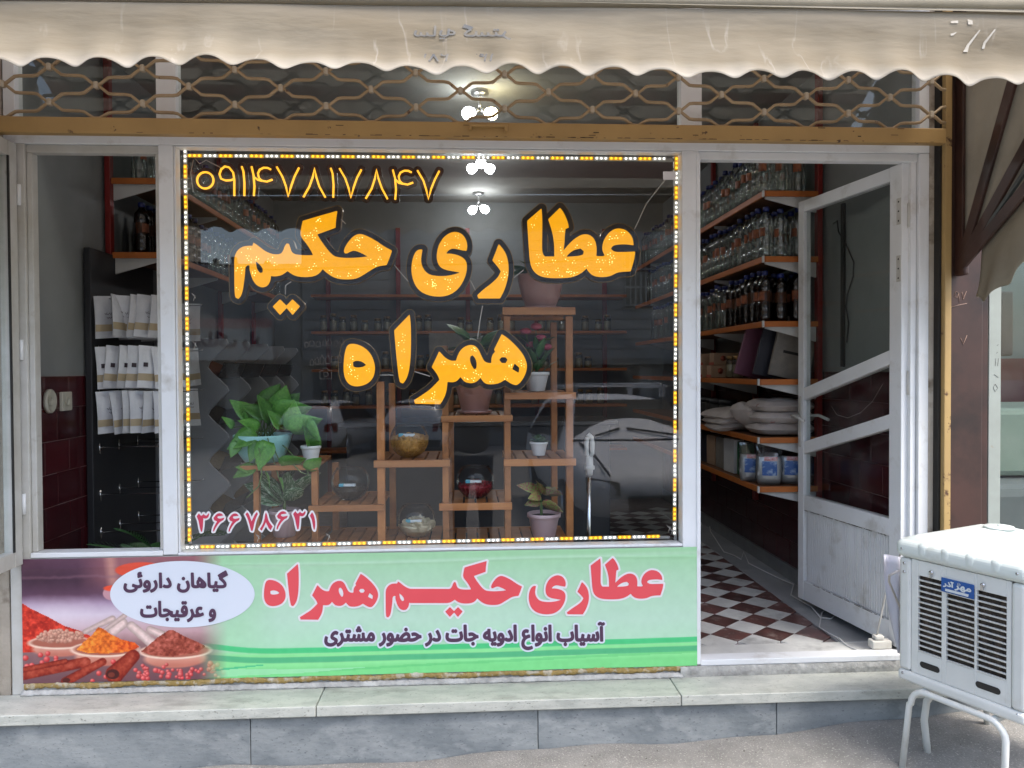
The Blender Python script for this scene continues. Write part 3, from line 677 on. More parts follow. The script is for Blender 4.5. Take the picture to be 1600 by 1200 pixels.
rs = MB()
for k in range(90):
    u_ = random.uniform(i0, i1-.03); e_ = random.choice((.5385, .5385, zb+.1005)); L__ = random.uniform(.004, .03); rs.hexa([D(u_, e_-.0015, .0195), D(u_+L__, e_-.0012, .0195), D(u_+L__, e_+.0022*random.random(), .0195), D(u_, e_+.003*random.random(), .0195), D(u_, e_-.0015, .019), D(u_+L__, e_-.0012, .019), D(u_+L__, e_+.001, .019), D(u_, e_+.001, .019)])
rs.build('rust_marks', PM('rust', (.09, .05, .03), (.03, .02, .015), scale=60, rough=.9), door, kind='stuff')
lk = dq('lock_plate', [(DW-.034, .86), (DW-.012, .86), (DW-.012, 1.12), (DW-.034, 1.12)], .0205, .026, white_old)
hl = MB(); hl.tube([D(DW-.022, 1.02, .024), D(DW-.022, 1.02, .065), D(DW-.05, 1.022, .07), D(DW-.13, 1.0, .068)], .008, 8); hl.tube([D(DW-.022, 1.02, -.024), D(DW-.022, 1.02, -.06), D(DW-.05, 1.022, -.066), D(DW-.135, 1.005, -.064)], .008, 8); hl.build('handle', white_old, door)
for z in (1.92, 1.68):
    hp_ = dq('hinge_plate', [(.004, z-.055), (.03, z-.055), (.03, z+.055), (.004, z+.055)], .0202, .0225, white_old, .001)
    hm = MB()
    for zz in (z-.04, z, z+.04):
        hm.tube([D(.017, zz, .022), D(.017, zz, .0235)], .004, 6)
    hm.build('screw_heads', black_m, hp_, kind='stuff')
for z in (.4, 1.2, 1.9): MB().tube([D(-.006, z-.05, -.012), D(-.006, z+.05, -.012)], .009, 8).build('hinge', white_old, door)
# ------------------------------------------------------------------ security shutter, rolled up
sh = thing('roller_grille', 'tan metal roller grille with wavy bars pulled up above the window', 'roller grille', (0, -.08, 2.2))
z1 = (at(100, 181, -.1).z+at(1000, 195, -.1).z)/2; z0 = (at(100, 207, -.1).z+at(1000, 219, -.1).z)/2
MB().box((-1.92, -.1, z0), (at(1479, 205, -.1).x, -.0625, z1)).build('bottom_rail', tan_metal, sh, bevel=.004)
rs = MB()
for k in range(95):
    x = random.triangular(-1.8, 2.0, 1.4); L__ = random.uniform(.004, .03); h_ = random.uniform(.001, .0035); zz = z0+.0045 if random.random() < .9 else random.uniform(z0+.01, z1-.006); rs.box((x, -.1012, zz), (x+L__, -.0995, zz+h_))
rs.build('rust_flakes', PM('rust', (.09, .05, .03), (.03, .02, .015), scale=60, rough=.9), sh, kind='stuff')
hb_ = MB(); hb_.box((at(733, 190, -.115).x, -.118, z1-.022), (at(793, 190, -.115).x, -.1005, z1-.012)); hb_.box((at(733, 190, -.115).x, -.118, z1-.034), (at(737, 190, -.115).x, -.1005, z1-.021)); hb_.box((at(788, 190, -.115).x, -.118, z1-.04), (at(793, 190, -.115).x, -.1005, z1-.021)); hb_.build('pull_handle', tan_metal, sh, bevel=.002)
Yg = -.08; px2 = at(580, 140, Yg).x-at(438.8, 137, Yg).x; hp = px2/2; x0 = at(438.8, 137, Yg).x
zA = at(580, 140, Yg).z; zBr = at(580, 167, Yg).z; dz = zA-zBr; zlow = z1+.002
rows = [zA+dz*k for k in range(4, -3, -1)]
def zig(zt_, zb_, phase, ztrim=None):
    """one bar that swings between level zt_ and zb_ every half pitch; phase 0: low at x0."""
    P = []; k0 = -14; k1 = 16; h = zt_-zb_
    for k in range(k0, k1):
        xa_ = x0+k*hp; up = (k+phase) % 2 == 0; s_ = 1 if up else -1; za_ = zb_ if up else zt_
        for t_, h_ in ((.07, .06), (.26, .45), (.36, .48), (.64, .49), (.74, .54), (.93, .94)):
            P.append((xa_+t_*hp, Yg+.002*math.sin(k*1.7), za_+s_*h_*h+.0012*math.sin(k*2.1)))
    P = [p for p in P if -1.9 < p[0] < 1.94]; return [(p[0], p[1], max(p[2], zlow)) for p in P]
for i in range(len(rows)-1):
    MB().tube(zig(rows[i], rows[i+1], (i+1) % 2), .0064, 6).build('grille_bar', tan_wire, sh)
cl0 = None
for i, zz in enumerate(rows[:-1]):
    for k in range(-14, 16):
        x = x0+k*hp
        if (k+i) % 2 or not -1.9 < x < 1.95 or zz < zlow+.012: continue
        if cl0 is None: cl0 = MB().box((-.0085, -.011, -.013), (.0085, .011, .013)).build('clip', clip_m, sh, bevel=.003, seg=1); c = cl0
        else: c = cl0.copy(); COL.objects.link(c); c.parent = sh
        c.location = (x, Yg, zz)
# ------------------------------------------------------------------ lettering outlines traced from the signs
G = {}
G['hakim'] = [trace([(935,147),(925,205),(920,278),(777,330),(800,370),(850,440),(890,485),(925,508),(1000,516),(1100,513),(1172,503),(1130,480),(1075,456),(1040,462),(1010,480),(993,478),(985,462),(995,430),(1020,390),(1060,345),(1105,325),(1150,335),(1230,375),(1300,425),(1362,457),(1345,510),(1320,570),(1245,580),(1180,620),(1110,665),(1060,682),(960,682),(900,665),(850,630),(820,602),(790,640),(740,662),(650,665),(590,650),(545,617),(500,650),(450,660),(415,655),(412,690),(395,725),(370,742),(340,745),(305,730),(275,690),(258,640),(248,600),(250,575),(240,570),(225,575),(215,590),(212,640),(205,700),(195,770),(180,815),(160,835),(140,825),(132,790),(130,600),(130,520),(140,480),(165,445),(200,425),(240,420),(272,420),(280,395),(300,408),(330,430),(365,458),(410,480),(450,488),(490,485),(510,465),(525,420),(540,402),(555,403),(565,430),(575,465),(600,485),(640,492),(700,495),(745,492),(735,470),(700,410),(645,345),(650,290),(665,225),(800,185)], 340, 300, 5),
    trace([(297,540),(300,575),(310,610),(330,632),(350,630),(355,610),(345,585),(320,558)], 340, 300, 5)]
G['dots'] = [trace([(430,895),(487,838),(537,888),(585,838),(642,893),(585,960),(538,905),(487,960)], 340, 300, 5)]
kB = 1600/360
G['he'] = [trace([(210,297),(255,300),(310,325),(350,365),(375,420),(383,470),(375,520),(350,560),(310,585),(255,597),(205,585),(175,545),(163,490),(165,420),(172,360),(185,315)], 500, 470, kB), trace([(228,425),(250,415),(290,420),(320,445),(300,460),(250,465),(230,455)], 500, 470, kB)]
G['alef'] = [trace([(622,95),(630,160),(632,260),(630,380),(620,480),(600,545),(575,575),(555,565),(545,520),(530,380),(515,205)], 500, 470, kB)]
G['hamr'] = [trace([(1262,232),(1300,255),(1360,310),(1410,370),(1437,430),(1437,480),(1415,535),(1385,575),(1360,588),(1325,575),(1285,548),(1250,570),(1210,580),(1160,580),(1135,565),(1115,535),(1090,560),(1060,573),(1025,570),(1000,560),(975,528),(955,555),(925,567),(885,563),(880,620),(865,670),(835,718),(660,715),(653,690),(700,660),(760,620),(800,580),(830,548),(815,510),(775,460),(800,410),(828,350),(850,375),(875,400),(915,418),(945,415),(952,390),(970,350),(1000,320),(1040,305),(1075,310),(1100,335),(1120,380),(1140,420),(1165,432),(1190,432),(1190,400),(1200,370),(1218,352),(1208,340),(1235,285)], 500, 470, kB),
    trace([(1045,385),(1060,378),(1080,400),(1090,440),(1085,470),(1070,475),(1050,445),(1040,410)], 500, 470, kB), trace([(1245,410),(1260,392),(1290,392),(1303,410),(1290,432),(1262,432)], 500, 470, kB), trace([(1335,475),(1352,435),(1385,465),(1380,500)], 500, 470, kB)]
G['ye'] = [trace([(160,360),(155,390),(150,430),(160,470),(185,505),(220,522),(290,527),(350,518),(397,503),(355,495),(310,488),(270,470),(250,430),(250,380),(262,330),(290,285),(330,255),(370,247),(410,262),(435,300),(442,340),(435,368),(400,362),(350,350),(320,365),(308,385),(345,385),(400,400),(435,430),(440,480),(425,540),(390,600),(340,640),(280,655),(210,650),(150,625),(115,585),(95,530),(90,470),(100,410),(118,372),(140,358)], 620, 300, 4)]
G['re'] = [trace([(637,325),(660,350),(685,390),(697,440),(700,500),(690,560),(670,620),(645,665),(510,665),(503,645),(540,610),(600,565),(635,530),(650,495),(630,465),(597,427),(620,370)], 620, 300, 4)]
G['ata'] = [trace([(905,103),(910,180),(908,300),(908,380),(925,403),(985,403),(985,330),(975,260),(960,210),(947,170),(1020,98),(1045,130),(1070,190),(1075,222),(1055,230),(1050,270),(1048,320),(1042,365),(1080,320),(1120,285),(1165,262),(1210,268),(1240,300),(1250,350),(1247,400),(1290,402),(1300,395),(1283,360),(1290,310),(1315,265),(1350,235),(1390,225),(1440,240),(1475,285),(1480,332),(1430,325),(1380,328),(1350,335),(1338,355),(1360,375),(1420,375),(1490,372),(1485,420),(1462,495),(1380,500),(1340,525),(1280,533),(1230,525),(1200,500),(1187,478),(1150,510),(1100,532),(1040,538),(950,538),(890,525),(850,490),(832,440),(825,340),(815,180),(860,140)], 620, 300, 4),
    trace([(1060,405),(1075,385),(1110,360),(1150,352),(1170,370),(1165,390),(1140,400)], 620, 300, 4)]
def fit(polys, box, src=None):
    A = np.concatenate(polys) if src is None else src; mn, mx = A.min(0), A.max(0); x0, y0, x1, y1 = box
    return [np.stack([x0+(q[:, 0]-mn[0])/(mx[0]-mn[0])*(x1-x0), y0+(q[:, 1]-mn[1])/(mx[1]-mn[1])*(y1-y0)], 1) for q in polys]
# ------------------------------------------------------------------ lit shop name behind the pane
YS = .052
sign = thing('led_letter_sign', 'lit yellow shop name letters on black boards hanging behind the big pane', 'lit sign', (0, YS, 1.5))
dots = MB()
for key in ('ata', 're', 'ye', 'hakim', 'dots', 'hamr', 'alef', 'he'):
    p = G[key]
    bd = letters(MB(), p, 7.6, YS, YS+.012, 1.1).build('letter_board', black_acr, sign)
    letters(MB(), p, 8.6, YS+.006, YS+.03, 1.3).build('edge_trim', gold, bd)
    letters(MB(), p, 0, YS-.004, YS+.001, 1.0).build('letter_face', yellow, bd)
    gx, gy, F = field(p, -2.6, 1.5); jj, ii = np.nonzero(F > 0); area = len(jj)
    for _ in range(int(area/110)):
        k = rng.integers(area); cx_, cy_ = gx[ii[k]], gy[jj[k]]; an = rng.random()*2
        for q in range(3):
            ax, ay = cx_+2.6*math.cos(an+q*2.09), cy_+2.6*math.sin(an+q*2.09)
            i_ = int((ax-gx[0])/1.5); j_ = int((ay-gy[0])/1.5)
            if 0 <= i_ < F.shape[1] and 0 <= j_ < F.shape[0] and F[j_, i_] > 0:
                r_ = .0009+.0006*rng.random(); c_ = at(ax, ay, YS-.0055)
                dots.add([c_+Vector((r_*math.cos(t), 0, r_*math.sin(t))) for t in (0, 1.05, 2.09, 3.14, 4.19, 5.24)]+[c_+Vector((0, -.001, 0))], [(k2, (k2+1) % 6, 6) for k2 in range(6)])
dots.build('led_dots', dot_m, sign, kind='stuff')
def cord(owner, name, pts, Y, r, m, seg=6):
    return MB().tube([at(x, y, Y) for x, y in pts], r, seg).build(name, m, owner)
for pts in ([(1062,252),(1010,318)], [(1010,318),(992,357)], [(616,414),(638,440)],[(528,338),(540,350)], [(735,438),(742,452),(746,458)], [(803,434),(818,422)], [(754,478),(750,500),(746,530)], [(455,440),(446,446),(446,460)], [(594,586),(616,586)], [(646,580),(672,588)]):
    cord(sign, 'wire', pts, YS+.005, .0023, wire_w)
# ------------------------------------------------------------------ neon phone number
kF = 3.902
def nf(pts): return [(290+x/kF, 240+y/kF) for x, y in pts]
circ = lambda cx_, cy_, r_: [(cx_+r_*math.cos(t), cy_+r_*math.sin(t)) for t in np.linspace(-1.5, 4.75, 22)]
hook = lambda dx, dy: [(520+dx,97+dy),(500+dx,87+dy),(475+dx,86+dy),(452+dx,98+dy),(441+dx,120+dy),(447+dx,148+dy),(465+dx,165+dy),(495+dx,171+dy),(530+dx,158+dy)]
digits = [[circ(120,163,50)], [[(297,258),(297,160),(290,115),(265,84),(240,78),(217,95),(207,125),(216,153),(245,164),(275,162),(296,155)]], [[(342,78),(353,110),(359,180),(358,258)]],
 [[(402,78),(414,130),(420,200),(416,258)], hook(0,0), [(420,145),(440,160),(465,166)]], [[(555,80),(590,140),(612,200),(625,262),(643,200),(664,140),(692,85)]], [[(718,266),(755,200),(776,140),(786,88),(796,140),(815,200),(852,267)]],
 [[(884,88),(896,120),(902,190),(900,268)]], [[(938,90),(973,150),(994,210),(1007,270),(1025,205),(1045,148),(1072,97)]], [[(1098,275),(1135,212),(1154,152),(1164,96),(1175,150),(1197,212),(1231,277)]],
 [[(1263,98),(1277,150),(1283,220),(1278,280)], hook(858,18), [(1281,160),(1300,178),(1325,184)]], [[(1413,102),(1450,165),(1468,222),(1480,278),(1497,215),(1520,158),(1547,105)]]]
neon = thing('neon_phone_number', 'thin glowing amber neon phone number above the shop name', 'neon sign', (-.75, .06, 2.0))
for st in digits:
    b = MB(); bk = []
    for s_ in st:
        q = nf(s_); sm = []
        for i in range(len(q)-1): sm += [q[i]]
        sm.append(q[-1]); b.tube([at(x, y, .056) for x, y in sm], .0043, 6)
        for (xa_, ya_), (xb_, yb_) in zip(sm, sm[1:]):
            dx, dy = xb_-xa_, yb_-ya_; l = math.hypot(dx, dy) or 1; nx_, ny_ = -dy/l*.7, dx/l*.7
            bk.append(np.array([(xa_+nx_, ya_+ny_), (xb_+nx_, yb_+ny_), (xb_-nx_, yb_-ny_), (xa_-nx_, ya_-ny_)]))
    t = b.build('neon_digit', neon_m, neon)
    letters(MB(), bk, 6.2, .061, .066, 1.2, winding=True).build('digit_backing', neon_back, t)
for pts in ([(304,247),(312,256),(322,250),(345,262)], [(302,250),(298,270),(302,300)]): cord(neon, 'wire', pts, .06, .0016, wire_w)
# ------------------------------------------------------------------ LED strip round the pane
strip = thing('led_strip', 'lit strip of alternating amber and white lights round the inside of the big pane', 'light strip', (-.14, .045, 1.34))
def led_proto(horizontal, mw, base, dome):
    b = MB(); L_ = .0275
    if horizontal: b.box((-L_, 0, -.006), (L_, .006, .006))
    else: b.box((-.0065, 0, -L_), (.0065, .006, L_))
    for k in (-1, 0, 1):
        c = (k*.0185, -.0005, 0) if horizontal else (0, -.0005, k*.0185); b.ball(c, .0048, 8, 4, 1, (1, .6, 1))
    o = b.build('led_module', [base, dome], None); return o
prt = {(h, a): led_proto(h, a, pcb_y if a else pcb_w, led_y if a else led_w) for h in (True, False) for a in (True, False)}; used = set()
def lay(p0, p1, pitch, horizontal, a0):
    A, B = at(*p0, .046), at(*p1, .046); n_ = int((B-A).length/pitch)
    for k in range(n_+1):
        key = (horizontal, (k+a0) % 2 == 0); src = prt[key]
        if key in used: o = src.copy(); COL.objects.link(o)
        else: o = src; used.add(key)
        o.parent = strip; o.location = A+(B-A).normalized()*pitch*k-Vector((-.14, .045, 1.34))
        o.rotation_euler = (0, R(random.uniform(-1, 1)), 0)
    mid = (A+B)/2; b = MB(); ext = .03
    d_ = (B-A).normalized()
    if horizontal: b.box((A.x-ext, .0525, mid.z-.0058), (B.x+ext, .055, mid.z+.0058))
    else: b.box((mid.x-.0058, .0525, B.z-ext), (mid.x+.0058, .055, A.z+ext))
    b.build('strip_backing', fix_m, strip)
lay((304, 243), (1046, 248), .0605, True, 0); lay((300, 855), (1036, 838), .0605, True, 1)
lay((289, 244), (296, 850), .0605, False, 1); lay((1057, 255), (1054, 838), .0605, False, 0)
wr = MB(); random.seed(11)
for (x, y) in ((298,846),(1048,836),(1044,832),(402,846),(512,845),(302,470),(303,545)):
    wr.tube([at(x, y, .043), at(x+3, y-8, .04), at(x-3, y-12, .043), at(x+4, y-4, .04)], .0013, 5)
wr.build('wire_ends', wire_w, strip)
# ------------------------------------------------------------------ number sticker and small white icons on the pane
def ypane(z): return .0115+(z-.57)*tl
def onpane(p, d=0.0):
    v = at(p[0], p[1], .012)
    for _ in range(3): v = at(p[0], p[1], ypane(v.z)-d)
    return v
k6 = 6.957
def dg(pts, dx=0, dy=0): return trace([(x+dx, y+dy) for x, y in pts], 290, 780, k6)
d3 = [(120,185),(145,152),(158,172),(170,180),(188,170),(195,155),(205,172),(225,178),(240,165),(248,150),(258,162),(250,190),(232,210),(205,212),(194,205),(192,240),(188,300),(180,352),(166,355),(152,300),(142,240),(128,205)]
d6 = [(303,205),(330,165),(365,149),(395,158),(410,178),(382,183),(352,186),(345,200),(365,212),(400,205),(422,200),(415,225),(380,243),(350,275),(325,315),(310,350),(297,352),(302,315),(325,268),(342,242),(312,230)]
d7 = [(650,165),(670,140),(690,165),(705,205),(718,240),(735,200),(755,160),(775,138),(787,160),(767,200),(747,260),(736,320),(726,348),(711,342),(698,290),(680,225),(662,185)]
d8 = [(872,142),(886,165),(894,215),(916,260),(947,295),(926,337),(905,320),(886,280),(872,252),(855,292),(826,345),(806,325),(838,275),(856,220),(864,165)]
d1 = [(1350,180),(1375,140),(1395,175),(1408,230),(1411,290),(1401,337),(1389,320),(1379,260),(1369,215)]
digs = [(d3,0,0),(d6,0,0),(d6,168,2),(d7,0,0),(d8,0,0),(d6,690,-22),(d3,1048,-25),(d1,0,0)]
stk = thing('number_sticker', 'red phone number sticker with white outline low on the big pane', 'sticker', (-.95, .012, .63))
for dd, dx, dy in digs:
    p = [dg(dd, dx, dy)]; o = letters(MB(), p, 2.6, 0, None, .7, mapf=lambda q: onpane(q, .0012)).build('digit_outline', wht_txt, stk)
    letters(MB(), p, -.1, 0, None, .6, mapf=lambda q: onpane(q, .0022)).build('digit', pink_txt, o)
icon = thing('window_icons', 'small white outline icons of a camera and little bottles stuck on the pane', 'sticker', (-.55, .02, 1.3))
def outline(pts, r=.0011, close=True):
    q = [onpane(p, .0015) for p in pts]; 
    return (q+[q[0]]) if close else q
ic = MB(); ic.tube(outline([(500,580),(500,592),(518,592),(518,579),(513,579),(511,575),(506,575),(504,579)]), .0009, 4, cap=False); ic.tube(outline([(509+3.6*math.cos(t), 585+3.6*math.sin(t)) for t in np.linspace(0, 5.9, 10)]), .0008, 4, cap=False); ic.build('camera_icon', icon_m, icon)
for x, y, w_, h_ in ((479,538,5,8),(487,536,7,9),(497,537,7,8),(507,535,5,10),(515,535,6,10),(525,536,6,10),(534,533,6,11),(487,566,5,9),(495,564,6,10),(503,562,6,13),(512,562,7,12),(521,560,6,14),(530,560,6,13)):
    ic = MB(); ic.tube(outline([(x-w_/2, y+h_/2), (x-w_/2, y-h_/5), (x-w_/5, y-h_/3), (x-w_/5, y-h_/2), (x+w_/5, y-h_/2), (x+w_/5, y-h_/3), (x+w_/2, y-h_/5), (x+w_/2, y+h_/2)]), .0008, 4, cap=False); ic.build('bottle_icon', icon_m, icon)
MB().add([onpane(p, .0015) for p in ((1036,268),(1056,268),(1056,281),(1036,281))], [(3,2,1,0)]).build('paper_patch', wht_txt, icon, solid=.0005)
# ------------------------------------------------------------------ printed banner under the window
ban = thing('shop_banner', 'printed green banner with red title and a photo of spices below the window', 'banner', (-.44, -.006, .29))
BX0, BX1, BY0, BY1 = 37, 1088, 866, 1062
cwp = 1.2; nx, ny = int((BX1-BX0)/cwp), int((BY1-BY0)/cwp)
PX, PY = np.meshgrid(BX0+(np.arange(nx)+.5)*cwp, BY0+(np.arange(ny)+.5)*cwp)
def vnoise(s, seed=0, oct_=4):
    r_ = np.random.default_rng(seed); out = np.zeros_like(PX); amp = 1; tot = 0
    for o_ in range(oct_):
        g_ = r_.random((int(260/s)+6, int(1150/s)+6)); u = (PX-BX0)/s; v = (PY-BY0)/s; i = u.astype(int); j = v.astype(int); fu = u-i; fv = v-j
        fu = fu*fu*(3-2*fu); fv = fv*fv*(3-2*fv)
        out += amp*(g_[j, i]*(1-fu)*(1-fv)+g_[j, i+1]*fu*(1-fv)+g_[j+1, i]*(1-fu)*fv+g_[j+1, i+1]*fu*fv); tot += amp; amp *= .5; s = max(s/2, 1.3)
    return out/tot
IMG = np.zeros((*PX.shape, 3))
def C(*c): return np.array(c, float)
def over(mask, col):
    m = np.clip(mask, 0, 1)[..., None]; IMG[:] = IMG*(1-m)+col*m
def ramp(v, pts):
    xs_ = [p[0] for p in pts]; return np.stack([np.interp(v, xs_, [p[1][k] for p in pts]) for k in range(3)], -1)
def soft(d, w_=1.2): return np.clip(.5-d/w_, 0, 1)
def ell(cx_, cy_, rx_, ry_): return (np.hypot((PX-cx_)/rx_, (PY-cy_)/ry_)-1)*min(rx_, ry_)
def cap_(x0, y0, x1, y1, r0, r1=None):
    r1 = r0 if r1 is None else r1; dx, dy = x1-x0, y1-y0; t = np.clip(((PX-x0)*dx+(PY-y0)*dy)/(dx*dx+dy*dy), 0, 1)
    return np.hypot(PX-x0-t*dx, PY-y0-t*dy)-(r0+(r1-r0)*t), t
def polym(pts):
    ins = np.zeros(PX.shape, bool); q = np.array(pts, float)
    for (x0, y0), (x1, y1) in zip(q, np.roll(q, -1, 0)):
        if y0 == y1: continue
        c_ = ((y0 > PY) != (y1 > PY)) & (PX < (x1-x0)*(PY-y0)/(y1-y0)+x0); ins ^= c_
    return ins.astype(float)
n1, n2, n3 = vnoise(60, 1), vnoise(14, 2), vnoise(4, 3, 3)
# the green field
IMG[:] = ramp(PY+14*(n1-.5)-(PX-700)*.02, [(866, C(165,215,165)), (900, C(178,220,182)), (975, C(192,226,200)), (1010, C(186,228,194)), (1062, C(160,228,168))])
over(.35*np.clip(1-np.abs(PY-881-(PX-600)*-.012)/5, 0, 1), C(205,228,208)); over(.3*soft(np.hypot((PX-330)/70, (PY-950)/80)-1, .8), C(150,215,150))
def band(yl, th, col, dip, al=1.0):
    yc = yl-16*np.exp(-((PX-300)/60)**2)*dip+4*np.sin((PX-420)/230)*(PX > 420)*.3-(PX-430)*.0035
    over(soft(np.abs(PY-yc)-th/2, 1.5)*al, col)
over(np.clip((PY-1019+(PX-430)*.003)/8, 0, 1), C(146,232,152)); band(1020, 8.5, C(78,205,130), .7); band(1035, 9, C(88,188,130), .5); over(np.clip((PY-1044+(PX-430)*.004)/6, 0, 1)*.9, C(128,222,138))
over(polym([(520,1051),(700,1045),(1088,1036),(1088,1040),(700,1049),(470,1056)])*.5, C(96,205,120)); over(polym([(300,1060),(470,1056),(560,1050),(420,1049),(340,1047),(300,1049)])*.6, C(178,235,190))
over(polym([(300,1052),(330,1046),(400,1041),(400,1043),(335,1049)]), C(84,205,140))
GREEN = IMG.copy()
# the spice photograph
IMG[:] = ramp(PY+5*(n2-.5), [(866, C(98,72,98)), (900, C(72,52,78)), (922, C(96,72,100)), (938, C(168,150,180)), (955, C(205,196,215)), (985, C(190,160,170)), (1004, C(140,112,120)), (1030, C(128,100,110)), (1062, C(112,82,95))])
over(.7*np.clip((PX-120)/50, 0, 1)*np.clip((925-PY)/25, 0, 1), C(172,120,128)); over(.6*soft(np.abs(PX-172-(PY-890)*.1)-7, 10)*np.clip((930-PY)/25, 0, 1), C(205,160,150))
over(.5*soft(ell(75, 955, 75, 22), 25), C(222,214,230)); over(.45*soft(np.abs(PY-893-n2*4)-2, 3), C(140,110,130))
over(soft(ell(172, 922, 14, 11)), C(190,150,165)); over(soft(ell(172, 914, 13, 4.5)), C(225,90,70)); over(soft(ell(215, 886, 38, 12)), C(215,90,75))
hp_ = polym([(37,935),(52,945),(75,957),(100,972),(125,981),(140,990),(120,1005),(60,1012),(37,1012)])
over(hp_, C(196,62,52)+(n3[..., None]-.5)*C(110,70,60)+(n2[..., None]-.5)*C(60,40,40))
def bowl(cx_, cy_, rx_, ry_):
    over(soft(ell(cx_, cy_+ry_*.9, rx_*.86, ry_*1.15), 2.5)*(PY > cy_), ramp(PY, [(cy_, C(226,186,172)), (cy_+ry_*1.7, C(190,125,115))])); over(soft(ell(cx_, cy_, rx_, ry_), 1.5), C(235,208,195)); over(soft(ell(cx_+1, cy_-.5, rx_-4, ry_-2.6), 1.5), C(168,108,98))
def ball_(x, y, r_, base, hi):
    d = np.hypot(PX-x, PY-y)-r_; sh_ = np.clip(1-np.hypot(PX-x+r_*.35, PY-y+r_*.4)/(r_*1.5), 0, 1)[..., None]; over(soft(d, 1.1), base*(1-sh_)+hi*sh_)
r_ = np.random.default_rng(5)
for (x0, y0, x1, y1, ra, rb) in ((130,982,172,962,4,5),(172,982,186,970,8,9),(200,974,232,1004,7,8),(228,981,262,998,6,8),(158,981,190,958,3,4)):
    d, t = cap_(x0, y0, x1, y1, ra, rb); over(soft(d, 1.3), (C(226,205,205)+(n3[..., None]-.5)*30)*(1-.25*np.clip(d/6+1, 0, 1))[..., None])
bowl(92, 998, 48, 11)
for k in range(150):
    a = r_.random()*6.28; q = math.sqrt(r_.random()); x = 93+34*q*math.cos(a); y = 988+9.5*q*math.sin(a)
    ball_(x, y, 3.0, C(158,110,102)*(.85+.3*r_.random()), C(226,188,172))
bowl(160, 1010, 52, 13)
over(polym([(117,1010),(128,998),(140,988),(150,975),(158,978),(168,986),(185,995),(205,1001),(212,1008),(195,1015),(160,1017),(135,1016)]), C(226,128,58)+(n3[..., None]-.5)*C(120,100,60)+(n2[..., None]-.5)*C(50,70,40)-(np.clip((PX-165)/50, 0, 1)*C(10,45,20)[:, None, None]).transpose(1, 2, 0))
bowl(266, 1016, 55, 13)
over(polym([(214,1015),(225,1006),(240,993),(255,983),(264,983),(280,993),(300,1003),(312,1010),(300,1019),(262,1024),(230,1021)]), C(158,84,76)+(n3[..., None]-.5)*C(110,90,90)+(n2[..., None]-.5)*C(50,40,40))
for k in range(60):
    x, y = r_.uniform(205, 345), r_.uniform(1036, 1060); ball_(x, y, r_.uniform(2.4, 4.2), C(176,42,58)*(.8+.3*r_.random()), C(238,150,150))
for x, y in ((63,1017),(74,1015),(86,1022),(72,1024),(65,1029),(86,1027),(41,1021),(50,1033),(43,1034),(150,1048),(140,1060),(160,1054),(176,1041),(168,1044),(150,1031),(172,1030)): ball_(x, y, r_.uniform(3.2, 4.6), C(176,40,52), C(236,140,140))
for (x0, y0, x1, y1, ra, rb) in ((30,1048,130,1030,9,8),(35,1040,100,1028,4,4),(100,1060,156,1030,7,6),(174,1050,202,1022,14,10)):
    d, t = cap_(x0, y0, x1, y1, ra, rb); nrm = np.clip(1+d/ra, 0, 1)
    over(soft(d, 1.3), C(168,78,66)+((n2-.5)*50)[..., None]+((n3-.5)*50)[..., None]-(nrm**2*45)[..., None])
over(soft(ell(171, 1050, 10, 8)), C(74,28,34)); over(soft(ell(169, 1051, 5, 4)), C(120,60,55)); over(soft(ell(101, 1058, 6, 4)), C(84,34,36))
over(.04+0*PX, C(215,200,225))
IMG[:] = (IMG-128)*1.2+120+np.array([7, 1, -9]); al = np.clip((PX-298-(PY-960)*.05+16*(n1-.5))/44, 0, 1)
IMG[:] = IMG*(1-al[..., None])+GREEN*al[..., None]
IMG += (vnoise(9, 9)[..., None]-.5)*9
IMG = np.clip(IMG, 2, 250)/255; LIN = np.where(IMG > .04045, ((IMG+.055)/1.055)**2.4, IMG/12.92)*.9
cx0, cx1 = at(BX0, 960).x, at(BX1, 950).x; cz1, cz0 = .5345, .046
mb = MB(); XS = np.linspace(BX0, BX1, nx+1); YT = (863.0, 857.0); 
xs_w = np.linspace(cx0, cx1, nx+1); zs_w = np.linspace(cz1, cz0, ny+1)
vs = [(x, -.0112-.0014*math.sin(x*9+z*5)-.0006*math.sin(x*31)-.0012*math.exp(-((z-.497-.004*math.sin(x*4))/.006)**2), z) for z in zs_w for x in xs_w]
me = bpy.data.meshes.new('banner_sheet'); vs = [(a-ban.location.x, b-ban.location.y, c-ban.location.z) for a, b, c in vs]
me.from_pydata(vs, [], [(j*(nx+1)+i, (j+1)*(nx+1)+i, (j+1)*(nx+1)+i+1, j*(nx+1)+i+1) for j in range(ny) for i in range(nx)])
at_ = me.attributes.new('print', 'FLOAT_COLOR', 'FACE'); at_.data.foreach_set('color', np.concatenate([LIN, np.ones((*LIN.shape[:2], 1))], -1).astype(np.float32).ravel())
me.materials.append(banner_m); so = bpy.data.objects.new('banner_sheet', me); COL.objects.link(so); so.parent = ban
def bmap(d):
    return lambda p: at(p[0], p[1], -.0135-d)
def print_text(name, polys, grow, outline_px, m, mo, d=0, winding=False, res=.8):
    o = None
    if outline_px: o = letters(MB(), polys, outline_px, 0, None, res, winding=winding, mapf=bmap(d)).build(name+'_outline', mo, ban)
    return letters(MB(), polys, grow, 0, None, res, winding=winding, mapf=bmap(d+.0012)).build(name, m, ban)
el = [np.array([(285+113*math.cos(t), 928.5+52*math.sin(t)) for t in np.linspace(0, 2*math.pi, 80, endpoint=False)])]
letters(MB(), el, 0, 0, None, 1.2, mapf=bmap(0)).build('oval_patch', oval_m, ban)
hk = [q.copy() for q in G['hakim']]; ox, oy = 340, 300
red = []
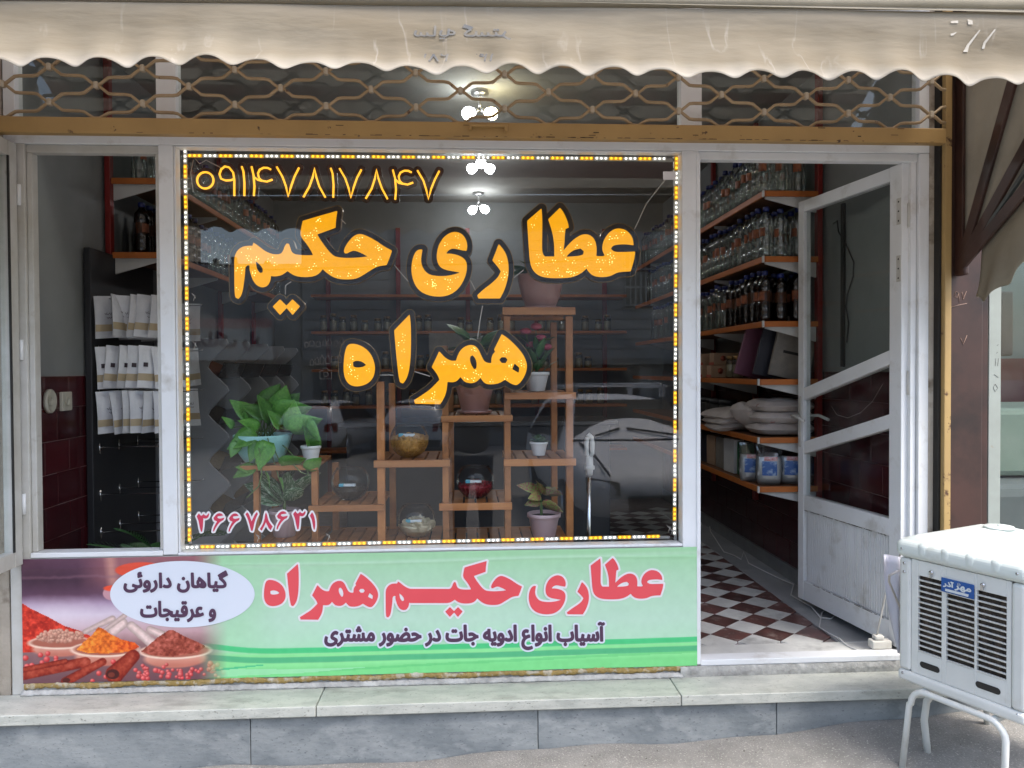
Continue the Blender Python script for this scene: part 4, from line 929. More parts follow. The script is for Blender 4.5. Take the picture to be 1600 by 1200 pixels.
for q in hk:
    c_ = (q-np.array([ox, oy]))*5; x = 709.8+(c_[:, 0]-540)*.1287; y = 876.6+(c_[:, 1]-147)*.1285
    x = np.where(c_[:, 0] < 436, x-54.5, x); red.append(np.stack([x, y], 1))
red += [np.stack([709.8+((q[:, 0]-ox)*5-540)*.1287, 876.6+((q[:, 1]-oy)*5-147)*.1285-17], 1) for q in G['dots']]
red += fit(G['he'], (412.3, 906.1, 446.3, 947.1)); red += fit(G['alef'], (448.4, 881.2, 466.8, 947.3)); red += fit(G['hamr'], (468.6, 896.5, 590.8, 968.4))
red += fit(G['ata'], (922.9, 871.7, 1036.6, 936.5)); red += fit(G['re'], (885.7, 909.3, 920.2, 959.9)); red += fit(G['ye'], (826.2, 898.9, 884, 959.9))
print_text('title', red, 0, 3.0, red_txt, wht_txt)
sub = text_polys('آسیاب انواع ادویه جات در حضور مشتری', (508, 973, 944, 1014.5)); print_text('subtitle', sub, 1.5, 4.2, pur_txt, oval_m, winding=True, res=.6)
for s_, bx_ in (('گیاهان داروئی', (194, 892.5, 355, 925)), ('و عرقیجات', (220, 940, 336.5, 971))):
    print_text('oval_text', text_polys(s_, bx_), 1.3, 0, pur_txt, None, .0012, True, .6)
# ------------------------------------------------------------------ shelving on the side and back walls
random.seed(21)
def shelving(name, label, X, sgn, ys, levels, depth, mats=True, y_up=None, y0=.84, y1=3.9):
    t = thing(name, label, 'shelving', (X, y0, 1.5))
    for y in y_up: MB().box((X+sgn*.0125, y-.02, .42 if sgn < 0 else 1.3), (X+sgn*.04, y+.02, 2.83)).build('upright', red_m, t, bevel=.003)
    for z, dp in levels:
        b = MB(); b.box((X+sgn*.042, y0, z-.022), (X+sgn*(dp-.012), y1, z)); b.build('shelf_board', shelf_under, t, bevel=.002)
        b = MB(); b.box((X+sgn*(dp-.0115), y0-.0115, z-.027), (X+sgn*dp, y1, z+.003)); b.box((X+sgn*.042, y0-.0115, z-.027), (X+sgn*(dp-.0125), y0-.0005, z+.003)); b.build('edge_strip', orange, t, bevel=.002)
        for y in (y0+.02, y0+.85, y0+1.7, y0+2.55):
            if y > y1: continue
            p = [(X+sgn*.041, z-.0225), (X+sgn*(dp-.02), z-.0225), (X+sgn*(dp-.02), z-.034), (X+sgn*.041, z-.105)]
            q = [(a, y-.006, c) for a, c in p]; r_ = [(a, y+.006, c) for a, c in p]
            MB().hexa((q if sgn < 0 else q[::-1])+(r_ if sgn < 0 else r_[::-1])).build('bracket', bracket_m, t, bevel=.001, seg=1)
        c = MB(); c.box((X+sgn*(dp-.006), y0-.014, z-.03), (X+sgn*(dp+.003), y0+.004, z+.005)); c.build('corner_cap', bracket_m, t, bevel=.002)
    return t
lv_r = [(2.185, .335), (1.845, .335), (1.508, .335), (1.205, .36), (.9, .36), (.643, .36)]
shelving('wall_shelving', 'orange edged shelves on red uprights along the wall behind the open door', XR, -1, None, lv_r, .335, y_up=(.86, 1.75, 2.6, 3.45))
shelving('wall_shelving', 'orange edged shelves of bottles above the black display panel', XL, 1, None, [(2.222, .3), (1.855, .3)], .3, y_up=(.84, 1.7, 2.55, 3.4), y1=3.8)
bs = thing('wall_shelving', 'dim orange shelves on the far wall of the shop behind the plant stand', 'shelving', (0, YB-.15, 1))
for x in (-1.3, -.65, .0, .65, 1.3): MB().box((x-.02, YB-.035, .1), (x+.02, YB-.002, 2.6)).build('upright', red_m, bs)
for z in (.55, .95, 1.28, 1.62, 1.95): MB().box((-1.4, YB-.33, z-.025), (1.45, YB-.036, z)).build('shelf_board', orange, bs, bevel=.002)
# ------------------------------------------------------------------ bottles
def bottle_proto(name, label, glass, liquid, cap_mat=True):
    t = thing(name, label, 'bottle', (0, 0, 0)); r = .0365
    prof = [(.03, 0), (r, .006), (r, .05), (r-.003, .056), (r, .062), (r, .1), (r-.004, .106), (r-.004, .16), (r, .166), (r, .185), (.034, .21), (.018, .232), (.0135, .24), (.0135, .252)]
    body = MB().lathe(prof, 14).build('body', glass, t)
    c = MB(); c.lathe([(.0165, .245), (.0165, .266), (.0155, .268), (0, .268)], 12); cp = c.build('cap', blue_cap, t)
    l = MB(); seg = 10; P0 = []; P1 = []
    for k in range(seg+1):
        a = math.pi*1.3+k/seg*math.pi*.42; P0.append(((r-.0022)*math.cos(a), (r-.0022)*math.sin(a), .112)); P1.append(((r-.0022)*math.cos(a), (r-.0022)*math.sin(a), .156))
    l.grid([P0, P1]); l.add([(x*1.012, y*1.012, z) for x, y, z in (P0[3], P0[7], (P0[7][0], P0[7][1], .124), (P0[3][0], P0[3][1], .118))], [(0, 1, 2, 3)], 1)
    lb = l.build('label', [lab_o, ink], t)
    tree = [(body, []), (cp, []), (lb, [])]
    if liquid:
        lq = MB().lathe([(.028, .003), (r-.003, .008), (r-.003, .19), (.02, .22), (0, .222)], 12).build('liquid', liquid, t); tree.append((lq, []))
    return t, tree
dark_liq = PM('dark_liquid', (.07, .028, .014), (.045, .018, .01), scale=9, rough=.1)
pc = bottle_proto('bottle', '', bottle_clear, None); pd = bottle_proto('bottle', '', bottle_dark, dark_liq)
first = {'c': True, 'd': True}
ORD = 'first second third fourth fifth sixth seventh eighth ninth tenth eleventh twelfth thirteenth fourteenth fifteenth sixteenth seventeenth eighteenth nineteenth twentieth'.split()
def nth(k):
    if k < 20: return ORD[k]
    t = {2: 'twenty', 3: 'thirty', 4: 'forty'}[(k+1)//10]
    return t+'-'+ORD[(k+1) % 10-1] if (k+1) % 10 else {3: 'thirtieth', 2: 'twentieth', 4: 'fortieth'}[(k+1)//10]
def put_bottle(kind, loc, label, group, rz):
    pr, tree = pc if kind == 'c' else pd
    if first[kind]: first[kind] = False; pr.location = loc; pr.rotation_euler = (0, 0, rz); pr['label'] = label; pr['group'] = group
    else: dup(pr, [t_ for k_, t_ in enumerate(tree) if k_ != 2 or random.random() < .62], loc, rz+random.uniform(-.3, .3), label, group, (1, 1, random.uniform(.94, 1.05)))
ROW = ('front', 'middle', 'back')
for (z, kind, shelf_, ymax) in ((2.189, 'c', 'topmost', 3.7), (1.849, 'c', 'second', 3.5), (1.512, 'd', 'third', 3.3)):
    for row, xo in enumerate((.297, .21, .12)):
        y = .9; k = 0
        while y < (ymax if row == 0 else ymax-.9 if row == 1 else 1.3):
            kd = 'c' if kind == 'd' and y > 1.45 else kind; kw = 'clear' if kd == 'c' else 'dark'
            put_bottle(kd, (XR-xo+random.uniform(-.006, .006), y, z), '%s %s bottle from the door end, %s row of the %s doorway shelf' % (nth(k), kw, ROW[row], shelf_), '%s bottles on the %s shelf by the door' % (kw, shelf_), -.9+random.uniform(-.35, .35))
            y += .083+random.uniform(0, .009); k += 1
for z, kind, shelf_ in ((2.226, 'c', 'upper'), (1.859, 'd', 'lower')):
    for row, xo in enumerate((.25, .15)):
        y = .91; k = 0
        while y < 3.3:
            kd = kind if y < 1.5 else 'c'; kw = 'clear' if kd == 'c' else 'dark'
            put_bottle(kd, (XL+xo+random.uniform(-.006, .006), y, z), '%s %s bottle from the window end, %s row, %s shelf above the black panel' % (nth(k), kw, ('front', 'back')[row], shelf_), '%s bottles on the %s shelf above the black panel' % (kw, shelf_), .9+random.uniform(-.3, .3)); y += .088+random.uniform(0, .014); k += 1
# jars on the far wall
jar_t = thing('jar', 'small pale jar standing on the far wall shelves', 'jar', (0, 0, 0), 'jars on the far wall shelves'); jb = MB().lathe([(.03, 0), (.034, .005), (.034, .1), (.026, .115)], 10).build('body', shell_mat('jar_clear', (.7, .72, .7), .3, .1, .12, .6), jar_t); jl = MB().lathe([(.029, .112), (.029, .135), (0, .136)], 10).build('lid', gold, jar_t); jf = MB().lathe([(.026, .003), (.031, .01), (.031, .08), (0, .085)], 10).build('filling', slice_m, jar_t)
nj = 0
for z, sh_ in ((.952, 'lower'), (1.282, 'middle'), (1.622, 'upper')):
    x = -1.3; kj = 0
    while x < 1.3:
        if random.random() < .75:
            lj = '%s small jar along the %s far wall shelf, counted from the zigzag rack' % (nth(kj), sh_); kj += 1
            if nj == 0: jar_t.location = (x, YB-.25, z); jar_t['label'] = lj
            else: dup(jar_t, [(jb, []), (jl, []), (jf, [])], (x, YB-.25+random.uniform(-.03, .03), z), 0, lj, scale=(1, 1, random.uniform(.7, 1.25)))
            nj += 1
        x += random.uniform(.075, .12)
# ------------------------------------------------------------------ goods on the lower shelves by the door
def slab_thing(name, label, cat, c, sx, sy, sz, rz, m, tilt=(0, 0), group=None, bev=.003, extra=None):
    t = thing(name, label, cat, c, group); t.rotation_euler = (tilt[0], tilt[1], rz)
    off = Vector(c); b = MB(); b.box((off.x-sx/2, off.y-sy/2, off.z), (off.x+sx/2, off.y+sy/2, off.z+sz)); b.build('body', m, t, bevel=bev)
    if extra: extra(t, off)
    return t
zb_ = 1.209
for k, (dy, dz, dx) in enumerate(((0, 0, 0), (.01, .079, .02), (.19, 0, .0), (.2, .079, .01))):
    labs = ['tea box at the bottom of the nearer pair below the dark bottles', 'tea box on top of the nearer pair below the dark bottles', 'tea box at the bottom of the farther pair below the dark bottles', 'tea box on top of the farther pair below the dark bottles']
    def ex(t, o):
        MB().box((o.x-.0925, o.y-.0465, o.z+.001), (o.x-.0902, o.y+.0465, o.z+.018)).build('printed_band', box_red, t)
        b = MB(); b.lathe([(.018, 0), (0, .0005)], 14); 
        for i_, v in enumerate(b.v): b.v[i_] = (o.x-.03+v[0], o.y-.0465-v[2], o.z+.042+v[1])
        b.build('round_print', box_red, t)
    slab_thing('tea_box', labs[k], 'box', (1.62+dx, 1.72+dy, zb_+dz), .18, .09, .077, 0, box_m, extra=ex)
for k, (x, y, lean, m, lb, h) in enumerate(((1.60, 1.16, .28, book_pur, 'purple folder leaning at the back of the book shelf', .3), (1.66, 1.03, .24, book_dk, 'dark folder leaning between the purple and the grey one', .31), (1.72, .96, .22, book_tan, 'grey framed folder leaning nearest the door edge', .33))):
    def ex2(t, o, k=k):
        if k == 2: MB().box((o.x-.06, o.y-.0135, o.z+.13), (o.x+.06, o.y-.0122, o.z+.145)).build('clasp', black_m, t)
    slab_thing('folder', lb, 'folder', (x, y, zb_), .22, .024, h, 0, m, tilt=(0, lean), bev=.003, extra=ex2)
jg = 0
for k, y in enumerate((1.5, 1.62, 2.15, 2.3, 2.5)): dup(jar_t, [(jb, []), (jl, []), (jf, [])], (1.64, y, zb_), 0, '%s small jar from the folders on the shelf of tea boxes' % nth(k), 'jars beside the tea boxes')
db = thing('dark_jar', 'black lidded jar in the shade under the folder shelf', 'jar', (0, 0, 0), 'black jars under the folder shelf')
d1_ = MB().lathe([(.05, 0), (.055, .006), (.055, .13), (.05, .138)], 14).build('body', black_m, db); d2_ = MB().lathe([(.057, .14), (.057, .165), (0, .166)], 14).build('lid', panel_bk, db); d3_ = MB().box((-.012, -.0575, .06), (.012, -.055, .09)).build('label', bracket_m, db)
for k, y in enumerate((1.62, 1.75, 1.88, 2.02, 2.16, 2.3)):
    ld = '%s black lidded jar from the sacks, in the shade under the folder shelf' % nth(k)
    if k == 0: db.location = (1.62, y, .904); db['label'] = ld; db['group'] = 'black jars under the folder shelf'
    else: dup(db, [(d1_, []), (d2_, []), (d3_, [])], (1.62+random.uniform(-.02, .02), y, .904), random.uniform(-.8, .2), ld)
def pillow(mb, c, sx, sy, sz, rz=0, n=14, mi=0, puff=.5, seed=0, tilt=0, droop=0):
    r_ = random.Random(seed); ph = [r_.random()*6 for _ in range(6)]; top = []; bot = []
    for s_, rows in ((1, top), (-1, bot)):
        for j in range(n+1):
            row = []
            for i in range(n+1):
                u, v = i/n*2-1, j/n*2-1; e = (1-abs(u)**3.5)**.5*(1-abs(v)**3.5)**.5
                wob = 1+.12*math.sin(4*u+ph[0]+3*v)+.08*math.sin(7*v+ph[1]-2*u)
                x = u*sx/2*(1-.06*abs(v)**3); y = v*sy/2*(1-.06*abs(u)**3); z = s_*sz/2*e*(wob if s_ > 0 else 1)-droop*abs(u)**2
                z += tilt*x
                row.append((c[0]+x*math.cos(rz)-y*math.sin(rz), c[1]+x*math.sin(rz)+y*math.cos(rz), c[2]+z))
            rows.append(row)
    mb.grid(top, mi); mb.grid([r2[::-1] for r2 in bot], mi); return mb
def sack(label, c, sx, sy, sz, rz, seed, tilt=0, droop=0):
    t = thing('sack', label, 'sack', c); b = pillow(MB(), c, sx, sy, sz, rz, 16, 0, .5, seed, tilt, droop); b.build('body', sack_m, t)
    s_ = MB(); a = [Vector((c[0]+(u*sx/2*.97)*math.cos(rz)+sy/2*.93*math.sin(rz), c[1]+(u*sx/2*.97)*math.sin(rz)-sy/2*.93*math.cos(rz), c[2]+tilt*u*sx/2-droop*u*u+.002*math.sin(u*20))) for u in np.linspace(-.9, .9, 12)]
    s_.tube(a, .0025, 5); s_.build('seam', wire_w, t)
for k, (z, lb) in enumerate(((.938, 'white sack lowest in the stack on the shelf above the flour bags'), (1.0, 'white sack in the middle of the stack above the flour bags'), (1.062, 'white sack with red print topmost in the stack above the flour bags'))):
    sack(lb, (1.70, 1.02, z), .33, .26, .075, .05*k-.04, 31+k)
sack('white sack with red print hanging folded over the front of the stack', (1.60, 1.14, .985), .2, .2, .12, .3, 40, -.5)
for k, (z, lb) in enumerate(((.93, 'long pale rolled sack lowest of the farther pile beside the stack'), (.965, 'long pale rolled sack in the middle of the farther pile'), (1.0, 'long pale rolled sack on top of the farther pile'))):
    sack(lb, (1.57, 1.43, z), .26, .38, .06, .12*k-.1, 50+k, .05, .01)
def flour_bag(label, c, rz, seed, h=.21):
    t = thing('flour_bag', label, 'flour bag', c); r_ = random.Random(seed); rows = []; n = 22
    prof = [(0, .055, .03), (.02, .062, .042), (.06, .066, .047), (.11, .064, .042), (.145, .06, .03)]
    def ring(z, a, b): return [(c[0]+(a*math.copysign(abs(math.cos(q))**.6, math.cos(q))*(1+.05*math.sin(5*q+z*60+seed)))*math.cos(rz)-(b*math.copysign(abs(math.sin(q))**.6, math.sin(q)))*math.sin(rz), c[1]+(a*math.copysign(abs(math.cos(q))**.6, math.cos(q)))*math.sin(rz)+(b*math.copysign(abs(math.sin(q))**.6, math.sin(q)))*math.cos(rz), c[2]+z) for q in np.linspace(0, 2*math.pi, n, endpoint=False)]
    def loft(rs, m, name, close=True):
        b = MB(); vs = []; fs = []
        for z, a, bb in rs: vs += ring(z, a, bb)
        for i in range(len(rs)-1):
            for k in range(n): fs.append((i*n+k, i*n+(k+1) % n, (i+1)*n+(k+1) % n, (i+1)*n+k))
        fs.append(tuple(range(n-1, -1, -1)))
        if close: fs.append(tuple((len(rs)-1)*n+k for k in range(n)))
        b.add(vs, fs, 0, True); return b.build(name, m, t)
    loft(prof, flour_m, 'flour')
    loft([(.002, .058, .034), (.03, .066, .047), (.09, .069, .048), (.15, .066, .03), (.185, .069, .014), (h, .072, .006)], clear_bag, 'bag', False)
    b = MB(); 
    for (z0, z1, mi, x0, x1) in ((.05, .125, 0, -.04, .036), (.128, .148, 1, -.028, .04)):
        P = [[(c[0]+x*math.cos(rz)+yy*math.sin(rz), c[1]+x*math.sin(rz)-yy*math.cos(rz), c[2]+z) for x in np.linspace(x0, x1, 5) for yy in (.0535-.012*max(0, (z-.09)/.05)-6*x*x*.8,)] for z in np.linspace(z0, z1, 4)]
        b.grid(P, mi)
    b.build('printed_label', [blue_lab, red_lab], t)
flour_bag('clear bag of white powder standing nearest the door on the bottom shelf', (1.735, .94, .646), -.35, 3)
flour_bag('clear bag of white powder in the middle of the three', (1.605, .93, .646), -.25, 4)
flour_bag('clear bag of white powder farthest from the door edge of the three', (1.56, 1.06, .646), -.3, 5)
slab_thing('green_box', 'green box behind the clear bags on the bottom shelf', 'box', (1.6, 1.26, .646), .05, .12, .19, .1, box_green)
slab_thing('white_carton', 'white printed carton beside the green box', 'box', (1.585, 1.42, .646), .06, .16, .2, .05, bracket_m)
for k, (y, m, lb) in enumerate(((1.62, book_tan, 'grey carton next to the white printed carton'), (1.8, box_m, 'tan carton in the row on the bottom shelf'), (1.98, book_dk, 'dark carton farthest along the bottom shelf'))):
    slab_thing('carton', lb, 'box', (1.6, y, .646), .07, .15, .19, .03*k, m)
# ------------------------------------------------------------------ things on the walls
pipe = thing('cable_trunk', 'dark vertical cable trunk on the wall seen through the open door glass', 'cable trunk', (XR-.01, .55, 1.6))
MB().box((XR-.018, .617, 1.27), (XR-.001, .64, 2.08)).build('trunk', black_m, pipe, bevel=.003)
cb = [(1302,350),(1308,345),(1310,362),(1322,382),(1334,410),(1333,432),(1324,460),(1322,480),(1326,505),(1323,535)]
MB().tube([atx(x, y, XR-.006) for x, y in cb], .0035, 6).build('loose_cable', wire_k, pipe)
MB().tube([atx(x, y, XR-.006) for x, y in ((1380,600),(1364,627),(1345,645),(1325,653),(1308,648),(1300,635))], .0025, 6).build('loose_cable', wire_w, pipe)
for k, (px, py, lb, rnd) in enumerate(((72, 627, 'round socket on the maroon tiles by the open window', True), (97, 627, 'square socket on the maroon tiles by the open window', False))):
    p = atx(px, py, XL); t = thing('wall_socket', lb, 'socket', tuple(p))
    if rnd:
        b = MB().lathe([(.042, 0), (.042, .012), (.036, .018), (.03, .012), (0, .01)], 18); b.v = [(p.x+.009+z, p.y+x, p.z+y*1.25) for x, y, z in b.v]; b.build('plate', socket_m, t)
    else: MB().box((p.x+.0085, p.y-.042, p.z-.042), (p.x+.024, p.y+.042, p.z+.042)).build('plate', socket_m, t, bevel=.004)
    b = MB().lathe([(.02, .0), (.02, .004), (.015, .004), (.013, .001), (0, .001)], 16); b.v = [(p.x+.0245+z if not rnd else p.x+.02+z, p.y+x, p.z+y) for x, y, z in b.v]; b.build('outlet', socket_m, t)
pl = thing('display_panel', 'tall black display panel with chrome rods and hanging white pouches', 'display panel', (-1.77, .9, 1))
XP = -1.755
MB().box((XL+.013, .6, .03), (XP, 1.32, 1.845)).build('board', panel_bk, pl, bevel=.004)
rods = []
for z in (1.61, 1.37, 1.16, .905, .68, .5):
    for y in (.66, .86, 1.08):
        b = MB(); b.tube([(XP, y, z), (XP+.34, y, z+.004), (XP+.346, y, z+.012)], .003, 6); b.tube([(XP+.002, y, z-.03), (XP+.002, y, z+.02)], .004, 6); b.build('rod', chrome, pl)
# pouches: each hangs on a rod through its punched hole
def pouch_proto(kind):
    t = thing('pouch', '', 'pouch', (0, 0, 0)); W, H = .14, .2; P = []; n = 10
    for j in range(13):
        v = j/12; row = []
        for i in range(n+1):
            u = i/n*2-1; belly = math.sin(min(1, v*1.1)*math.pi)**.7*(1-u*u)**.6*.016 if v < .9 else 0
            row.append((belly+.002, u*W/2*(1-.04*math.sin(v*3)), -H*v+.02))
        P.append(row)
    Q = [[(-x*.8, y, z) for x, y, z in r_][::-1] for r_ in P]
    b = MB(); b.grid(P); b.grid(Q); body = b.build('body', pouch_m, t)
    bd = MB(); v0, v1 = (.62, .78)
    for S in (P, Q): bd.grid([[(x*1.06+(.0006 if S is P else -.0006), y*1.002, z) for x, y, z in S[j]] for j in (8, 9, 10)])
    band_ = bd.build('band', pouch_b, t)
    k = MB(); k.box((.0035, -.014, .001), (.0055, .014, .008)); k.box((-.0045, -.014, .001), (-.0025, .014, .008)); hole = k.build('hang_hole', ink, t)
    pr_ = MB()
    if kind == 1: pr_.box((.0178, -.05, -.062), (.0192, -.03, -.082)); pr_.box((-.0152, .03, -.05), (-.0138, .05, -.075))
    else:
        for q in range(4): pr_.tube([(.0185, -.03+.012*q, -.06-.006*(q % 2)), (.0195, -.024+.012*q, -.068), (.0185, -.018+.012*q, -.058)], .0011, 4)
        for q in range(3): pr_.tube([(.0185, -.02+.012*q, -.08), (.0195, -.014+.012*q, -.086), (.0185, -.008+.012*q, -.079)], .0011, 4)
    prt_ = pr_.build('print', ink, t)
    return t, [(body, []), (band_, []), (hole, []), (prt_, [])]
pp = {0: pouch_proto(0), 1: pouch_proto(1)}; pf = {0: True, 1: True}
for (z, kind, wh, wd_) in ((1.61, 0, 'top', 'plain'), (1.37, 1, 'middle', 'emblem printed'), (1.16, 0, 'lowest', 'plain')):
    for y, rod in ((.66, 'nearest'), (.86, 'middle'), (1.08, 'farthest')):
        n = 6 if y == .66 else 5
        for k in range(n):
            loc = (XP+.055+.052*k+random.uniform(-.008, .008), y, z-.006); rz = -.62+random.uniform(-.4, .35)
            lb = '%s white %s pouch from the board, %s rod of the %s row' % (nth(k), wd_, rod, wh); grp = 'pouches in the %s row of the black panel' % wh
            if pf[kind]: pf[kind] = False; o = pp[kind][0]; o.location = loc; o['label'] = lb; o['group'] = grp
            else: o = dup(pp[kind][0], pp[kind][1], loc, rz, lb, grp)
            o.rotation_euler = (random.uniform(-.1, .1), random.uniform(-.16, .16), rz)
# ------------------------------------------------------------------ zigzag spice rack
rk = thing('spice_rack', 'white spice bin rack with zigzag edged dividers behind the number sticker', 'spice rack', (-1.6, 1.8, .8))
def zig_x(z):
    c_ = math.sin((z-.55)/.27*2*math.pi); return .06*math.asin(.95*c_)/1.253
zs = [.1+.27/10*k for k in range(0, 51)]
for k, y in enumerate((1.36, 1.8, 2.25, 2.7, 3.15)):
    b = MB(); n = len(zs); vs = []
    for dy in (0, .02):
        for z in zs: vs.append((-1.42+zig_x(z), y+dy, z))
        for z in zs: vs.append((XL+.014, y+dy, z))
    fs = []
    for i in range(n-1):
        fs.append((n+i, i, i+1, n+i+1)); fs.append((2*n+n+i+1, 2*n+i+1, 2*n+i, 3*n+i)); fs.append((i, 2*n+i, 2*n+i+1, i+1))
    fs.append((0, n, 3*n, 2*n)); fs.append((n-1, 3*n-1, 4*n-1, 2*n-1))
    b.add(vs, fs); b.build('divider', rack_w, rk, bevel=.002, seg=1)
spm = [PM('spice_a', (.16, .1, .03), (.1, .06, .02), scale=60, rough=.9, bump=.6, bscale=120), PM('spice_b', (.22, .17, .09), (.15, .11, .05), scale=60, rough=.9, bump=.6, bscale=120), PM('spice_c', (.07, .05, .035), (.04, .03, .02), scale=60, rough=.9, bump=.6, bscale=120), PM('spice_d', (.18, .06, .025), (.12, .04, .02), scale=60, rough=.9, bump=.6, bscale=120)]
q = 0
for k, y in enumerate((1.36, 1.8, 2.25, 2.7)):
    for z in (.415, .685, .955, 1.225):
        y0, y1 = y+.021, y+.439; xf, xb_ = -1.42+zig_x(z)-.012, XL+.02
        MB().hexa([(xf, y0, z+.0), (xf, y0, z+.012), (xb_, y0, z+.132), (xb_, y0, z+.12), (xf, y1, z+.0), (xf, y1, z+.012), (xb_, y1, z+.132), (xb_, y1, z+.12)]).build('bin_floor', rack_g, rk)
        MB().hexa([(xf+.001, y0, z), (xf+.006, y0, z), (xf+.045, y0, z+.09), (xf+.04, y0, z+.09), (xf+.001, y1, z), (xf+.006, y1, z), (xf+.045, y1, z+.09), (xf+.04, y1, z+.09)]).build('bin_front', rack_g, rk)
        P = [[(xf+(xb_-xf)*(i/8)*.9-.0, y0+(y1-y0)*j/8, z+.014+.12*i/8*.9+.05*math.sin(math.pi*min(1, i/6))*(.6+.4*math.sin(math.pi*j/8))+random.uniform(0, .006)) for i in range(9)] for j in range(9)]
        MB().grid(P).build('spice_heap', spm[q % 4], rk); q += 1
# ------------------------------------------------------------------ counter in the back of the shop
ct = thing('shop_counter', 'dark counter standing in the dim middle of the shop', 'counter', (.1, 2.6, .03))
MB().box((-.85, 2.3, FZ), (1.0, 2.8, .87)).build('cabinet', PM('counter_dark', (.03, .032, .04), (.045, .047, .055), scale=2, rough=.35), ct, bevel=.006)
MB().box((-.9, 2.25, .872), (1.05, 2.85, .905)).build('worktop', PM('counter_top', (.06, .06, .065), (.08, .08, .085), scale=4, rough=.25), ct, bevel=.006)
pn = thing('wall_notice', 'pale notice sheet on the far wall above the counter', 'notice', (-.15, YB-.34, 1.4))
MB().box((-.35, YB-.345, 1.33), (.12, YB-.335, 1.6)).build('sheet', book_tan, pn)
# ------------------------------------------------------------------ ceiling lamps
def lamp(label, p, bulbs, warm=()):
    t = thing('ceiling_lamp', label, 'ceiling lamp', (p[0], p[1], ZC)); x, y, z = p
    b = MB(); b.lathe([(.05, 0), (.05, .02), (.02, .03), (.012, .03)][::-1], 16); b.v = [(x+a, y+c, ZC-e) for a, c, e in b.v]; b.tube([(x, y, ZC-.02), (x, y, z+.05)], .008, 8); b.build('stem', fix_m, t)
    for k, (dx, dy, dz) in enumerate(bulbs):
        d = Vector((dx, dy, dz)); e = Vector((x, y, z+.055)); c = e+d
        MB().tube([e, e+d*.5], [.01, .019], 10).build('socket', fix_m, t)
        n = d.normalized(); m_ = MB(); q_ = [e+d*.45, e+d*.55, e+d*.75, e+d*1.05, e+d*1.25, e+d*1.35]; m_.tube(q_, [.016, .023, .032, .035, .026, .004], 14); m_.build('bulb', bulb_y if k in warm else bulb_m, t)
lamp('ceiling lamp with one white and one warm bulb lit behind the grille', (.075, 1.3, 2.69), [(-.07, -.03, -.035), (.07, -.03, -.035)], (1,))
lamp('ceiling lamp with three lit white bulbs in the middle of the shop', (.1, 2.5, 2.7), [(-.07, -.02, -.04), (0, -.07, -.012), (.07, -.02, -.04)])
lamp('ceiling lamp with two lit white bulbs near the far wall', (.1, 3.8, 2.69), [(-.06, -.02, -.06), (.06, -.04, -.055)])
# ------------------------------------------------------------------ cords on the floor
cd = thing('floor_cord', 'white power cord running over the checkered floor to the step', 'cord', (1.5, .6, FZ))
pts = [(1098,788),(1106,800),(1110,830),(1122,848),(1131,862),(1148,868),(1158,874),(1162,862),(1170,880),(1190,890),(1220,905),(1240,913),(1236,930),(1250,938),(1268,948),(1282,965),(1298,967),(1308,958),(1306,944),(1296,943),(1284,958),(1280,980),(1296,990),(1312,998),(1326,1010),(1345,1018),(1362,1023)]
MB().tube([atz(x, y, FZ+.006+.004*(k % 3)) for k, (x, y) in enumerate(pts)], .0035, 6).build('cord', cord_w, cd)
ps = thing('power_strip', 'small white power adapter lying by the door threshold', 'adapter', tuple(atz(1376, 1010, .07)))
p = atz(1376, 1012, .07); b = MB(); b.box((p.x-.045, p.y-.02, .069), (p.x+.04, p.y+.025, .105)); b.box((p.x-.03, p.y-.015, .1055), (p.x+.01, p.y+.02, .125)); b.build('body', white_old, ps, bevel=.006)
MB().tube([(p.x-.02, p.y, .11), (p.x+.0, p.y, .2), (p.x+.012, p.y-.03, .35), (p.x+.03, p.y-.1, .5), (p.x+.05, p.y-.25, .58)], .004, 6).build('lead', white_old, ps)
mp = thing('mop', 'white handled mop pole leaning behind the big pane', 'mop', tuple(at(920, 845, .45)))
a0 = at(921, 680, .42); a1 = at(920, 850, .44); P1 = a0+(a1-a0)*.36; 
b = MB(); lp = [(-.012, 0), (-.018, -.03), (-.016, -.075), (0, -.1), (.016, -.075), (.018, -.03), (.012, 0), (0, .012), (-.012, 0)]
b.tube([a0+Vector((x*.8, 0, z-.01)) for x, z in lp], .0105, 8); b.tube([a0+Vector((0, 0, -.1)), a0+Vector((0, 0, -.15)), P1+Vector((0, 0, 0))], [.016, .018, .016], 12); b.tube([a0+Vector((0, 0, -.142)), a0+Vector((0, 0, -.158))], .024, 12); b.build('grip', bracket_m, mp)
MB().tube([P1+Vector((0, 0, .01)), Vector((a1.x, a1.y+.04, FZ+.05))], .011, 10).build('pole', chrome, mp)
b = MB(); b.box((a1.x-.12, a1.y, FZ), (a1.x+.12, a1.y+.09, FZ+.05)); b.build('head', grey_cover, mp, bevel=.015)
